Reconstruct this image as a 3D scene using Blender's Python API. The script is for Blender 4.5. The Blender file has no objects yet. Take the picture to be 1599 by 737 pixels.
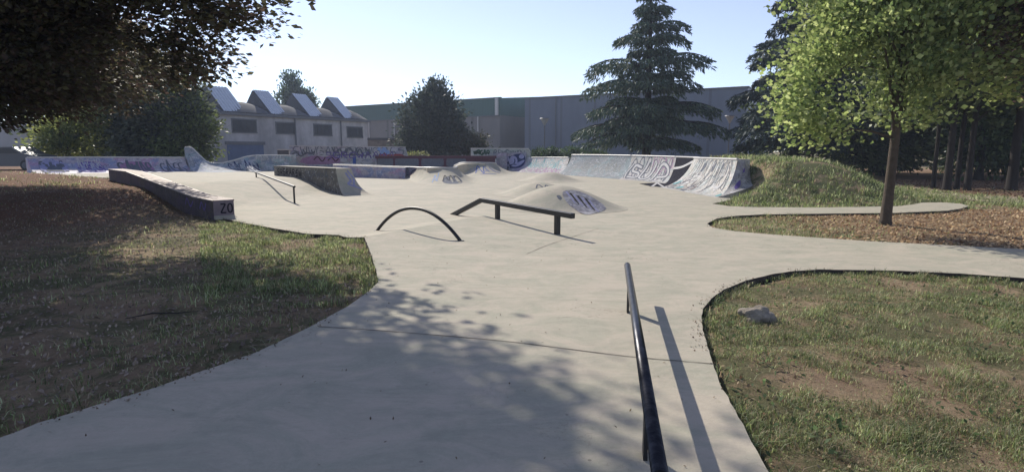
import bpy, math, random
import numpy as np
from mathutils import Vector, noise
from mathutils.geometry import delaunay_2d_cdt
random.seed(7); rng = np.random.default_rng(7)
SC = bpy.context.scene
COL = SC.collection
R = math.radians
# ------------------------------------------------------------------ camera, world, sun
CH = 1.6; F = 900.0; PITCH = math.atan((368.5 - 236) / F)
cd = bpy.data.cameras.new('camera'); cam = bpy.data.objects.new('camera', cd); COL.objects.link(cam)
cam.location = (0, 0, CH); cam.rotation_euler = (math.pi / 2 - PITCH, 0, 0)
cd.sensor_width = 36; cd.lens = F / 1599 * 36; cd.clip_start = .05; cd.clip_end = 3000
SC.camera = cam
SUN_EL = R(34); SUN_AZ = R(-28.6)           # azimuth measured from +Y towards +X
sdir = Vector((math.sin(SUN_AZ) * math.cos(SUN_EL), math.cos(SUN_AZ) * math.cos(SUN_EL), math.sin(SUN_EL)))
w = bpy.data.worlds.new('World'); SC.world = w; w.use_nodes = True
nt = w.node_tree; bg = nt.nodes['Background']; sky = nt.nodes.new('ShaderNodeTexSky')
sky.sky_type = 'NISHITA'; sky.sun_disc = False; sky.sun_elevation = SUN_EL; sky.sun_rotation = SUN_AZ
sky.air_density = .85; sky.dust_density = .12; sky.ozone_density = 5.0; sky.altitude = 100
hz = nt.nodes.new('ShaderNodeHueSaturation'); hz.inputs['Saturation'].default_value = .70; hz.inputs['Hue'].default_value = .514
nt.links.new(sky.outputs[0], hz.inputs['Color']); nt.links.new(hz.outputs[0], bg.inputs[0]); bg.inputs[1].default_value = .13
sl = bpy.data.lights.new('sun', 'SUN'); sl.energy = 4.1; sl.angle = R(.53); sl.color = (1, .93, .82)
so = bpy.data.objects.new('sun', sl); COL.objects.link(so); so.rotation_euler = sdir.to_track_quat('Z', 'Y').to_euler()
vs = SC.view_settings; vs.view_transform = 'Standard'; vs.look = 'None'; vs.gamma = 1; vs.exposure = 0.42
vs.use_curve_mapping = False
HAZE = .0009
# ------------------------------------------------------------------ projection helpers (survey of the photo)
def ray(px, py):
    dx = (px - 799.5) / F; dz = -(py - 368.5) / F
    return dx, math.cos(PITCH) + dz * math.sin(PITCH), -math.sin(PITCH) + dz * math.cos(PITCH)
def at(px, py, z=0.):
    a, b, c = ray(px, py); t = (z - CH) / c
    return Vector((a * t, b * t, z))
def aty(px, py, Y):
    a, b, c = ray(px, py); t = Y / b
    return Vector((a * t, Y, CH + c * t))
def sm(t):
    t = np.clip(t, 0, 1); return t * t * (3 - 2 * t)
# ------------------------------------------------------------------ heights
RA = (-2.56, 9.85); RD = (.48, .877); RN = (.877, -.48); RL = 3.88
def ridge(x, y):
    s = (x - RA[0]) * RN[0] + (y - RA[1]) * RN[1]; t = (x - RA[0]) * RD[0] + (y - RA[1]) * RD[1]
    near = np.clip(1 - s / 3.2, 0, 1) ** 1.4; far = np.clip(1 + s / 1.0, 0, 1) ** 1.2
    al = sm((t + 2.2) / 1.6) * sm((RL + 1.4 - t) / 1.8)
    return .13 * np.where(s > 0, near, far) * al
def platform(x, y):
    d = -.88 * x + .45 * y
    return .48 * np.clip((d - 14.9) / 4.2, 0, 1) * sm((-6.3 - .6 * np.maximum(0, y - 25) - x) / 2.2)
def Hc(x, y):
    x = np.asarray(x, float); y = np.asarray(y, float)
    return ridge(x, y) + platform(x, y)
def Hs(x, y):
    x = np.asarray(x, float); y = np.asarray(y, float)
    h = platform(x, y) - .06 + ridge(x, y) * .8
    # grassy bank on the right, running behind the ramps
    lim = 6.0 + 1.9 * sm((y - 17.5) / 3.0)
    lim = np.where(y > 21, 7.9 + 0 * y, lim)
    a = np.clip((y - 17.2) / 4.4, 0, 1); b = np.clip((14.7 - x) / 3.6, 0, 1); c = np.clip((x - lim) / 1.6, 0, 1)
    e = np.clip((31 - y) / 4, 0, 1)
    h = h + 1.33 * sm(a) * sm(b) * sm(c) * sm(e)
    # dirt rise on the left
    h = h + .34 * np.exp(-((x + 22.5) / 4.0) ** 2 - ((y - 23.5) / 3.4) ** 2)
    return h
def ground(px, py, f=Hc):
    p = at(px, py, 0)
    for _ in range(12): p = at(px, py, float(f(p.x, p.y)))
    return p
# ------------------------------------------------------------------ materials
def newmat(name):
    m = bpy.data.materials.new(name); m.use_nodes = True
    return m, m.node_tree, m.node_tree.nodes['Principled BSDF']
def nd(t, typ, **k):
    n = t.nodes.new(typ)
    for a, b in k.items():
        if a in n.inputs: n.inputs[a].default_value = b
        else: setattr(n, a, b)
    return n
def pos_vec(t, scale=(1, 1, 1)):
    g = t.nodes.new('ShaderNodeNewGeometry'); mp = t.nodes.new('ShaderNodeMapping'); mp.inputs['Scale'].default_value = scale
    t.links.new(g.outputs['Position'], mp.inputs['Vector']); return mp.outputs[0]
def noise_f(t, vec, scale, detail=5, rough=.6, lo=.35, hi=.65, dist=0.):
    n = nd(t, 'ShaderNodeTexNoise', Scale=scale, Detail=detail, Roughness=rough, Distortion=dist)
    t.links.new(vec, n.inputs['Vector'])
    m = nd(t, 'ShaderNodeMapRange'); m.inputs[1].default_value = lo; m.inputs[2].default_value = hi
    t.links.new(n.outputs['Fac'], m.inputs[0]); return m.outputs[0]
def mixc(t, f, a, b):
    m = t.nodes.new('ShaderNodeMix'); m.data_type = 'RGBA'
    if isinstance(f, (int, float)): m.inputs[0].default_value = f
    else: t.links.new(f, m.inputs[0])
    for s, v in ((6, a), (7, b)):
        if isinstance(v, tuple): m.inputs[s].default_value = (*v, 1)
        else: t.links.new(v, m.inputs[s])
    return m.outputs[2]
def mul(t, a, k):
    m = nd(t, 'ShaderNodeMath', operation='MULTIPLY'); t.links.new(a, m.inputs[0])
    if isinstance(k, (int, float)): m.inputs[1].default_value = k
    else: t.links.new(k, m.inputs[1])
    return m.outputs[0]
def bump(t, bs, h, strength, dist=.01):
    b = nd(t, 'ShaderNodeBump', Strength=strength, Distance=dist); t.links.new(h, b.inputs['Height']); t.links.new(b.outputs[0], bs.inputs['Normal'])

def concrete(name, c1=(.41, .37, .29), c2=(.49, .45, .355), dark=(.255, .232, .195), rough=.85, tags=None, tagamt=.5, tagscale=.8, lines=((.62, .62, .66), (.07, .07, .10))):
    m, t, b = newmat(name); v = pos_vec(t)
    base = mixc(t, noise_f(t, v, .45, 8, .72, .38, .62), c1, c2)
    v2 = pos_vec(t, (.5, 1.6, 1)); st = noise_f(t, v2, 1.3, 8, .72, .50, .78, .6)
    base = mixc(t, mul(t, st, .55), base, dark)
    base = mixc(t, mul(t, noise_f(t, v, 9, 6, .75, .45, .75), .35), base, tuple(min(1, c * 1.18) for c in c2))
    fine = noise_f(t, v, 60, 4, .8, .42, .62); base = mixc(t, mul(t, fine, .28), base, dark)
    wv = noise_f(t, pos_vec(t, (.35, 2.4, 1)), .8, 6, .7, .55, .62, 1.5)
    base = mixc(t, mul(t, wv, .30), base, dark)
    base = mixc(t, mul(t, noise_f(t, v, .18, 8, .72, .45, .62, 1.), .34), base, dark)
    base = mixc(t, mul(t, noise_f(t, v, 3.1, 9, .8, .50, .62, 1.2), .42), base, dark)
    base = mixc(t, mul(t, noise_f(t, v, 7.5, 9, .85, .53, .66, .6), .40), base, tuple(min(1, c * 1.28) for c in c2))
    hue = noise_f(t, pos_vec(t, (.8, 1.3, 1)), 1.7, 8, .75, .40, .60, .8)
    base = mixc(t, .6, base, mixc(t, hue, tuple(c2[i] * k for i, k in enumerate((1.05, 1.0, 1.0))), tuple(c1[i] * k for i, k in enumerate((.84, .93, .90)))))
    sc = noise_f(t, pos_vec(t, (1.0, 3.2, 1)), 4.5, 8, .85, .56, .66, 2.0); base = mixc(t, mul(t, sc, .38), base, dark)
    spk = nd(t, 'ShaderNodeTexVoronoi', Scale=3.3); t.links.new(v, spk.inputs['Vector'])
    lt = nd(t, 'ShaderNodeMath', operation='LESS_THAN'); t.links.new(spk.outputs['Distance'], lt.inputs[0]); lt.inputs[1].default_value = .035
    base = mixc(t, mul(t, lt.outputs[0], .55), base, (.13, .11, .09))
    for sc_, wd_, am_ in ((.42, .0016, .45), (1.1, .0022, .22)):
        n = nd(t, 'ShaderNodeTexNoise', Scale=sc_, Detail=7, Roughness=.62, Distortion=.4); t.links.new(v, n.inputs['Vector'])
        cmp = nd(t, 'ShaderNodeMath', operation='COMPARE'); t.links.new(n.outputs['Fac'], cmp.inputs[0]); cmp.inputs[1].default_value = .47; cmp.inputs[2].default_value = wd_
        gate = noise_f(t, v, .5, 3, .5, .52, .58); base = mixc(t, mul(t, mul(t, cmp.outputs[0], gate), am_), base, (.12, .10, .085))
    if tags:
        for i, c in enumerate(tags):
            vv = pos_vec(t, (1, 1, 1.6)); n = nd(t, 'ShaderNodeTexNoise', Scale=tagscale * (1 + .35 * i), Detail=3, Roughness=.55, Distortion=.9, noise_dimensions='4D'); n.inputs['W'].default_value = i * 3.7
            t.links.new(vv, n.inputs['Vector'])
            mr = nd(t, 'ShaderNodeMapRange'); mr.inputs[1].default_value = .52; mr.inputs[2].default_value = .56; t.links.new(n.outputs['Fac'], mr.inputs[0])
            base = mixc(t, mul(t, mr.outputs[0], tagamt), base, c)
        # thin old tag lines
        for i, c in enumerate(lines):
            n = nd(t, 'ShaderNodeTexNoise', Scale=1.5 + i * .6, Detail=1.5, Roughness=.5, Distortion=1.6, noise_dimensions='4D'); n.inputs['W'].default_value = 20 + i * 5
            t.links.new(pos_vec(t), n.inputs['Vector'])
            cmp = nd(t, 'ShaderNodeMath', operation='COMPARE'); t.links.new(n.outputs['Fac'], cmp.inputs[0]); cmp.inputs[1].default_value = .5; cmp.inputs[2].default_value = .010
            base = mixc(t, mul(t, cmp.outputs[0], .55), base, c)
        base = mixc(t, mul(t, noise_f(t, v, 5, 7, .8, .45, .7), .35), base, dark)
    t.links.new(base, b.inputs['Base Color']); b.inputs['Roughness'].default_value = rough; b.inputs['Specular IOR Level'].default_value = .25
    bump(t, b, noise_f(t, v, 22, 9, .8, .2, .8), .45, .008)
    return m
def plain(name, c, rough=.6, metal=0., var=.25, scale=6., bmp=.15, dirt=None, bd=.01):
    m, t, b = newmat(name); v = pos_vec(t)
    col = mixc(t, mul(t, noise_f(t, v, scale, 6, .7, .3, .7), 1.0), c, tuple(x * (1 - var) for x in c))
    if dirt: col = mixc(t, mul(t, noise_f(t, pos_vec(t, (1, 1, .25)), scale * .35, 6, .75, .45, .7), .7), col, dirt)
    t.links.new(col, b.inputs['Base Color']); b.inputs['Roughness'].default_value = rough; b.inputs['Metallic'].default_value = metal
    if bmp: bump(t, b, noise_f(t, v, scale * 6, 6, .7, .2, .8), bmp, bd)
    return m
def leafmat(name, trans=.35, rough=.5, spec=.4):
    m, t, b = newmat(name); a = nd(t, 'ShaderNodeAttribute'); a.attribute_name = 'col'
    t.links.new(a.outputs['Color'], b.inputs['Base Color']); b.inputs['Roughness'].default_value = rough; b.inputs['Specular IOR Level'].default_value = spec
    tr = t.nodes.new('ShaderNodeBsdfTranslucent'); hs = nd(t, 'ShaderNodeHueSaturation', Value=1.5, Saturation=1.1, Hue=.485)
    t.links.new(a.outputs['Color'], hs.inputs['Color']); t.links.new(hs.outputs[0], tr.inputs['Color'])
    mx = t.nodes.new('ShaderNodeMixShader'); mx.inputs[0].default_value = trans
    t.links.new(b.outputs[0], mx.inputs[1]); t.links.new(tr.outputs[0], mx.inputs[2]); t.links.new(mx.outputs[0], t.nodes['Material Output'].inputs[0])
    return m
def soil_mat():
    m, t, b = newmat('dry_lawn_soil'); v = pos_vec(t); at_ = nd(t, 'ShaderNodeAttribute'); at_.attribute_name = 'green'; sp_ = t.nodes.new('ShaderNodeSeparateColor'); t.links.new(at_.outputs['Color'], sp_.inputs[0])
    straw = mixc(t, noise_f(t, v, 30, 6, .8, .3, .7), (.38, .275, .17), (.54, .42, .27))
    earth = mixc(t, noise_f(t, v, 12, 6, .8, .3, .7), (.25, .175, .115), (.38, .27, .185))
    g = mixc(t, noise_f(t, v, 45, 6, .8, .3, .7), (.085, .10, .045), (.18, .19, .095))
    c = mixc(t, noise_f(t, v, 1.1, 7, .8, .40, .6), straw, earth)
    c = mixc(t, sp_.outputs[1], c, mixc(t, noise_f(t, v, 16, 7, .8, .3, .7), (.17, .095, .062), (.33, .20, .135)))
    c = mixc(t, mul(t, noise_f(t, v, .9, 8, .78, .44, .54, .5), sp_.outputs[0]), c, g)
    t.links.new(c, b.inputs['Base Color']); b.inputs['Roughness'].default_value = .95; b.inputs['Specular IOR Level'].default_value = .1
    bump(t, b, noise_f(t, v, 22, 9, .8, .1, .9), 1.0, .05)
    return m
M = {}
M['slab'] = concrete('worn_beige_concrete')
M['mound'] = M['slab']
LAV = (.30, .28, .42); BLU = (.22, .28, .44); PNK = (.42, .26, .38); TEAL = (.20, .34, .36); WHT = (.62, .62, .62); GRN = (.20, .30, .16)
M['q_left'] = concrete('faded_lilac_painted_concrete', (.42, .38, .42), (.50, .46, .50), (.2, .18, .24), .6, (LAV, PNK, BLU), .75, .55)
M['q_wave'] = concrete('pale_blue_painted_concrete', (.27, .285, .31), (.33, .35, .375), (.18, .19, .22), .8, (BLU, WHT, TEAL), .45, 1.2)
M['q_wall'] = concrete('old_graffiti_wall', (.33, .33, .32), (.40, .39, .37), (.2, .19, .2), .8, (PNK, BLU, WHT), .5, .7)
M['q_chain'] = concrete('faded_silver_paint', (.38, .36, .33), (.47, .45, .41), (.22, .21, .21), .8, ((.55, .45, .50), TEAL, WHT), .35, 1.1)
M['q_grey'] = concrete('dull_grey_painted_concrete', (.20, .22, .23), (.25, .27, .28), (.16, .17, .18), .8, (TEAL, (.28, .3, .33)), .3, .7)
M['q_near'] = concrete('scribbled_silver_concrete', (.44, .41, .36), (.54, .51, .45), (.24, .22, .21), .7, ((.46, .40, .36), TEAL, WHT), .38, 1.6)
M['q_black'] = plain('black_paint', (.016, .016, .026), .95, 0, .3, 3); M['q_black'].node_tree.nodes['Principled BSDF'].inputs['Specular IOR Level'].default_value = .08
M['box_side'] = concrete('dark_painted_shade_toned_concrete', (.085, .065, .062), (.13, .10, .095), (.05, .04, .045), .8, ((.09, .06, .11), (.05, .04, .06)), .55, 1.1, lines=((.16, .13, .17), (.03, .025, .03)))  # ledge side: dark paint, with the side's shade also put into the colour
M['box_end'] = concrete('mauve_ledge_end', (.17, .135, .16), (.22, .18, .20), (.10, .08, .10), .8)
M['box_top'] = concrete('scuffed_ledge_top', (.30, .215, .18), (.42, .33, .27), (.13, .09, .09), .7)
M['coping'] = plain('pale_worn_edge', (.62, .60, .57), .4, 0, .25, 8)
M['black_metal'] = plain('black_painted_steel', (.010, .010, .012), .5, 0, .3, 20, .05)
M['worn_metal'] = plain('rail_worn_to_dark_steel', (.035, .037, .045), .33, .75, .5, 26, .08, dirt=(.10, .10, .11))
M['soil'] = soil_mat()
M['bark'] = plain('brown_bark', (.15, .115, .085), .95, 0, .5, 9, 1.0, bd=.03)
M['bark_dark'] = plain('dark_bark', (.04, .032, .028), .95, 0, .5, 9, .9, bd=.03)
M['leaf'] = leafmat('leaf', .48)
M['leaf_dark'] = leafmat('leaf_dark', .36, .6, .3)
M['needle'] = leafmat('needle', .10, .6, .25)
M['blade'] = leafmat('grass_blade', .5, .6, .2)
M['litter'] = leafmat('dry_leaf', .1, .8, .1)
def paintmat(name, c, rough=.5):
    if name not in M:
        M[name] = plain(name, c, .85, 0, .35, 7, 0); M[name].node_tree.nodes['Principled BSDF'].inputs['Specular IOR Level'].default_value = .15
    return M[name]
INK = {'faded_cream': (.36, .36, .31), 'black': (.02, .02, .03), 'white': (.60, .59, .58), 'navy': (.03, .045, .13), 'sky': (.33, .47, .75), 'maroon': (.11, .045, .065), 'red': (.36, .05, .05),
       'purple': (.17, .12, .36), 'pink': (.40, .22, .36), 'teal': (.17, .42, .44), 'grey': (.15, .165, .20), 'blue': (.06, .13, .42), 'green': (.05, .13, .08), 'lilac': (.36, .36, .55)}
def ink(k): return paintmat(k + '_spray_paint', INK[k])
# ------------------------------------------------------------------ mesh helpers
def tag(o, label=None, cat=None, group=None, kind=None):
    if label: o['label'] = label
    if cat: o['category'] = cat
    if group: o['group'] = group
    if kind: o['kind'] = kind
    return o
def thing(name, label, cat, loc, group=None):
    o = bpy.data.objects.new(name, None); COL.objects.link(o); o.location = loc; o.empty_display_size = .2
    return tag(o, label, cat, group)
def mk(name, V, Fc, mat, parent=None, smooth=False, origin=None, col=None):
    V = np.asarray([tuple(v) for v in V] if not isinstance(V, np.ndarray) else V, dtype=float)
    o0 = np.array([0., 0., 0.])
    if parent is not None:
        q = parent
        while q is not None: o0 += np.array(q.location); q = q.parent
    elif origin is not None: o0 = np.array(origin, float)
    V = V - o0
    me = bpy.data.meshes.new(name)
    if isinstance(Fc, np.ndarray):
        n, k = Fc.shape; me.vertices.add(len(V)); me.vertices.foreach_set('co', V.ravel())
        me.loops.add(n * k); me.loops.foreach_set('vertex_index', Fc.ravel().astype(np.int32))
        me.polygons.add(n); me.polygons.foreach_set('loop_start', np.arange(0, n * k, k, dtype=np.int32))
        me.update(calc_edges=True)
    else:
        me.from_pydata(V.tolist(), [], Fc); me.update()
    if col is not None:
        a = me.attributes.new('col', 'FLOAT_COLOR', 'POINT'); c4 = np.ones((len(V), 4)); c4[:, :3] = col; a.data.foreach_set('color', c4.ravel())
    if smooth: me.polygons.foreach_set('use_smooth', [True] * len(me.polygons))
    me.materials.append(mat)
    o = bpy.data.objects.new(name, me); COL.objects.link(o)
    if parent is not None: o.parent = parent
    elif origin is not None: o.location = origin
    return o
class MB:
    def __init__(s): s.v = []; s.f = []
    def add(s, V, Fc):
        n = len(s.v); s.v += [tuple(v) for v in V]; s.f += [tuple(i + n for i in f) for f in Fc]; return s
    def hexa(s, P):   # 8 pts, bottom 4 then top 4
        return s.add(P, [(3, 2, 1, 0), (4, 5, 6, 7), (0, 1, 5, 4), (1, 2, 6, 5), (2, 3, 7, 6), (3, 0, 4, 7)])
    def box(s, o, u, v, w):
        o, u, v, w = map(Vector, (o, u, v, w)); return s.hexa([o, o + u, o + u + v, o + v, o + w, o + u + w, o + u + v + w, o + v + w])
    def prism(s, poly, ext):
        n = len(poly); P = [Vector(p) for p in poly] + [Vector(p) + Vector(ext) for p in poly]
        return s.add(P, [tuple(range(n))[::-1], tuple(range(n, 2 * n))] + [(i, (i + 1) % n, n + (i + 1) % n, n + i) for i in range(n)])
    def tube(s, path, rad, sides=8, cap=True):
        path = [Vector(p) for p in path]; n = len(path)
        if not hasattr(rad, '__len__'): rad = [rad] * n
        V = []; ref = Vector((0, 0, 1)); prev = None
        for i, p in enumerate(path):
            d = (path[min(i + 1, n - 1)] - path[max(i - 1, 0)]).normalized()
            if prev is None:
                a = d.cross(ref)
                if a.length < .1: a = d.cross(Vector((1, 0, 0)))
            else: a = prev - d * prev.dot(d)
            a.normalize(); prev = a; b = d.cross(a)
            V += [p + (a * math.cos(k * 2 * math.pi / sides) + b * math.sin(k * 2 * math.pi / sides)) * rad[i] for k in range(sides)]
        Fc = [(i * sides + k, i * sides + (k + 1) % sides, (i + 1) * sides + (k + 1) % sides, (i + 1) * sides + k) for i in range(n - 1) for k in range(sides)]
        if cap: Fc += [tuple(range(sides))[::-1], tuple(range((n - 1) * sides, n * sides))]
        return s.add(V, Fc)
    def build(s, name, mat, parent=None, **k): return mk(name, s.v, s.f, mat, parent, **k)
def dense(poly, step):
    out = []
    for i in range(len(poly)):
        a, b = np.array(poly[i][:2], float), np.array(poly[(i + 1) % len(poly)][:2], float); n = max(1, int(np.linalg.norm(b - a) / step))
        out += [tuple(a + (b - a) * k / n) for k in range(n)]
    return out
def smooth_poly(pts, it=2):
    for _ in range(it):
        out = []
        for i in range(len(pts)):
            a, b = np.array(pts[i]), np.array(pts[(i + 1) % len(pts)]); out += [tuple(a * .75 + b * .25), tuple(a * .25 + b * .75)]
        pts = out
    return pts
def inside(poly, X, Y):
    X = np.asarray(X); Y = np.asarray(Y); r = np.zeros(X.shape, bool); n = len(poly); j = n - 1
    for i in range(n):
        xi, yi = poly[i]; xj, yj = poly[j]
        c = ((yi > Y) != (yj > Y)) & (X < (xj - xi) * (Y - yi) / (yj - yi + 1e-12) + xi); r ^= c; j = i
    return r
def fill(poly, pts):
    """triangulate polygon with inner points"""
    n = len(poly); pts = [p for p in pts]
    if pts:
        P = np.array(pts); k = inside(poly, P[:, 0], P[:, 1]); pts = [p for p, q in zip(pts, k) if q]
    V = [Vector(p) for p in poly] + [Vector(p) for p in pts]
    r = delaunay_2d_cdt(V, [(i, (i + 1) % n) for i in range(n)], [list(range(n))], 1, 1e-6)
    return [tuple(v) for v in r[0]], [tuple(f) for f in r[2]]
# surface paint: S(u,v) -> point; strokes in uv
def nrm(S, u, v, e=.004):
    a = S(min(u + e, 1), v) - S(max(u - e, 0), v); b = S(u, min(v + e, 1)) - S(u, max(v - e, 0)); n = a.cross(b)
    return n.normalized() if n.length > 1e-9 else Vector((0, 0, 1))
def lift(S, u, v, l):
    u = min(max(u, 0), 1); v = min(max(v, 0), 1); n = nrm(S, u, v); p = S(u, v)
    if n.dot(Vector((0, 0, CH)) - p) < 0: n = -n      # paint lies on the ridden side, which faces the plaza
    return p + n * l
def catmull(pts, k=6):
    P = [np.array(p, float) for p in pts]; P = [2 * P[0] - P[1]] + P + [2 * P[-1] - P[-2]]; out = []
    for i in range(1, len(P) - 2):
        a, b, c, d = P[i - 1:i + 3]
        for j in range(k):
            t = j / k; out.append(.5 * ((2 * b) + (-a + c) * t + (2 * a - 5 * b + 4 * c - d) * t * t + (-a + 3 * b - 3 * c + d) * t ** 3))
    out.append(P[-2]); return out
def strokes(name, S, ss, colour, parent, l=.006, curved=True):
    Lu = sum((S((i + 1) / 8, .5) - S(i / 8, .5)).length for i in range(8)); Lv = sum((S(.5, (i + 1) / 8) - S(.5, i / 8)).length for i in range(8))
    o = None
    for pts, wd in ss:
        mb = MB()
        P = catmull(pts) if curved and len(pts) > 2 else [np.array(pts[0]) * (1 - t) + np.array(pts[-1]) * t for t in np.linspace(0, 1, 6)] if len(pts) == 2 else [np.array(p, float) for p in pts]
        V = []
        for i, p in enumerate(P):
            d = (P[min(i + 1, len(P) - 1)] - P[max(i - 1, 0)]) * np.array([Lu, Lv]); d = d / (np.linalg.norm(d) + 1e-9)
            nn = np.array([-d[1], d[0]]) * wd / 2
            for sgn in (1, -1):
                q = p + nn * sgn / np.array([Lu, Lv]); V.append(lift(S, q[0], q[1], l))
        mb.add(V, [(2 * i, 2 * i + 1, 2 * i + 3, 2 * i + 2) for i in range(len(P) - 1)])
        o = mb.build(name, ink(colour), parent)
    return o
def blob(name, S, polys, colour, parent, l=.004, sm_it=2, step=.06):
    for poly in polys:
        mb = MB()
        p = smooth_poly([tuple(q) for q in poly], sm_it); a = np.array(p); lo = a.min(0); hi = a.max(0)
        pts = [(x, y) for x in np.arange(lo[0], hi[0], step) for y in np.arange(lo[1], hi[1], step)]
        V, Fc = fill(p, pts); mb.add([lift(S, u, v, l) for u, v in V], Fc)
        o = mb.build(name, ink(colour), parent)
    return o
def rtag(S, u0, u1, v0, v1, n, wd, colour, parent, l=.007, seed=0):
    rr = random.Random(seed); ss = []
    for k in range(n):
        a = u0 + (u1 - u0) * k / n; b = u0 + (u1 - u0) * (k + .92) / n; kind = rr.randrange(5); w = b - a; P = lambda x, y: (a + w * x + rr.uniform(-.08, .08) * w, v0 + (v1 - v0) * (y + rr.uniform(-.1, .1)))
        g = ([P(.1, .1), P(.15, .9), P(.7, .95), P(.8, .55), P(.3, .5), P(.9, .05)], [P(.9, .85), P(.4, 1), P(.05, .7), P(.2, .1), P(.8, .05), P(.85, .4), P(.5, .45)],
             [P(.05, .9), P(.25, .1), P(.5, .7), P(.75, .1), P(.95, .95)], [P(.85, .95), P(.3, .9), P(.2, .55), P(.8, .45), P(.7, .05), P(.05, .1)], [P(.1, .05), P(.45, 1), P(.6, .9), P(.9, .05), P(.7, .4), P(.2, .42)])[kind]
        ss.append((g, wd * rr.uniform(.8, 1.2)))
    return strokes('painted_lettering', S, ss, colour, parent, l)
def circ(cx, cy, rx, ry=None, n=10): ry = ry or rx; return [(cx + rx * math.cos(2 * math.pi * i / n), cy + ry * math.sin(2 * math.pi * i / n)) for i in range(n)]
# ================================================================== SETTING
g0 = lambda px, py: tuple(ground(px, py))[:2]
slab_px = [(-500, 900), (-160, 722), (0, 683), (60, 660), (240, 605), (400, 550), (480, 512), (540, 480), (575, 455), (591, 440), (588, 425), (580, 398), (569, 371), (530, 367), (480, 365), (430, 357), (380, 348)]
slab = [g0(*p) for p in slab_px if p[1] < 800]
slab = [(-6.0, 1.0), (-5.5, .7)][::-1][:0] + [(-3.6, 1.2)] + slab
slab += [(-7.1, 13.9), (-15.7, 23.8), (-17.5, 24.6), (-19.5, 25.6), (-23.5, 28.2), (-26.0, 29.6), (-25.0, 31.5), (-14, 34.5), (-11, 36), (-9, 47.5), (2, 49), (4.6, 44), (8.6, 33), (9.2, 27), (8.7, 21.0), (7.6, 19.4)]
slab += [g0(*p) for p in [(1112, 318), (1140, 322), (1180, 323.5), (1280, 324), (1400, 322), (1420, 320), (1440, 316.5), (1470, 316), (1500, 318), (1514, 322), (1500, 326), (1480, 329), (1400, 332.5), (1250, 334), (1190, 335), (1150, 337), (1120, 341), (1104, 349), (1112, 355), (1140, 360), (1180, 364), (1260, 370), (1350, 376), (1599, 389), (1900, 402),
                          (1900, 452), (1599, 434), (1500, 427), (1400, 422.5), (1280, 420.5), (1240, 423), (1205, 428), (1165, 438), (1130, 452), (1110, 466), (1098, 482), (1095, 497), (1099, 520), (1108, 553), (1125, 600), (1160, 662), (1200, 737)]]
slab += [(1.12, 2.0), (1.35, 1.2)]
slab_d = dense(slab, .09)
slab_d = [(x + noise.noise(Vector((x * 9, y * 9, 0))) * .012 + noise.noise(Vector((x * 31, y * 31, 3))) * .005, y + noise.noise(Vector((x * 9, y * 9, 7))) * .012 + noise.noise(Vector((x * 31, y * 31, 9))) * .005) if y < 18 else (x, y) for x, y in slab_d]
inner = []
for (x0, x1, y0, y1, s) in ((-9, 9, 1, 16, .28), (-27, 11, 16, 50, .7)):
    for x in np.arange(x0, x1, s):
        for y in np.arange(y0, y1, s): inner.append((x + random.uniform(-.02, .02), y + random.uniform(-.02, .02)))
# extra points along the fold
for t in np.arange(-.6, RL + 1.2, .12):
    for s in (0, -.15, .15): inner.append((RA[0] + RD[0] * t + RN[0] * s, RA[1] + RD[1] * t + RN[1] * s))
V2, F2 = fill(slab_d, inner)
A2 = np.array(V2); Z = Hc(A2[:, 0], A2[:, 1])
V3 = [(x, y, z) for (x, y), z in zip(V2, Z)]
mb = MB(); mb.add(V3, F2)
n = len(slab_d); sd = np.array(slab_d); zz = Hc(sd[:, 0], sd[:, 1])
mb.add([(x, y, z) for (x, y), z in zip(slab_d, zz)] + [(x, y, z - .16) for (x, y), z in zip(slab_d, zz)], [(i, (i + 1) % n, n + (i + 1) % n, n + i) for i in range(n)])
sl_ob = tag(mb.build('concrete_plaza', M['slab'], smooth=False), kind='structure')
M['slab_edge'] = plain('soil_stained_slab_edge', (.055, .042, .034), .95, 0, .5, 9)
sl_ob.data.materials.append(M['slab_edge'])
for p_ in sl_ob.data.polygons[len(F2):]: p_.material_index = 1
# joints and cracks (grooves filled with dirt)
M['joint'] = plain('dirt_filled_joint', (.12, .10, .085), .95, 0, .4, 30)
def groove(pix, wd, name):
    P = catmull([np.array(g0(*p)) for p in pix], 8); V = []
    for i, p in enumerate(P):
        d = P[min(i + 1, len(P) - 1)] - P[max(i - 1, 0)]; d = d / np.linalg.norm(d); nn = np.array([-d[1], d[0]]) * wd / 2 * random.uniform(.6, 1.3)
        for q in (p + nn, p - nn): V.append((q[0], q[1], float(Hc(q[0], q[1])) + .004))
    o = mk(name, V, [(2 * i, 2 * i + 1, 2 * i + 3, 2 * i + 2) for i in range(len(P) - 1)], M['joint'], sl_ob); return o
groove([(497, 510), (560, 514), (640, 520), (780, 532), (880, 544), (985, 557), (1112, 568)], .011, 'joint')
groove([(960, 300), (1010, 303), (1070, 306)], .02, 'joint')
groove([(822, 397), (850, 385), (882, 374), (935, 357)], .009, 'joint')
groove([(1109, 567), (1300, 372)][:1] + [(1113, 568), (1114, 569)], .009, 'joint')
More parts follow.
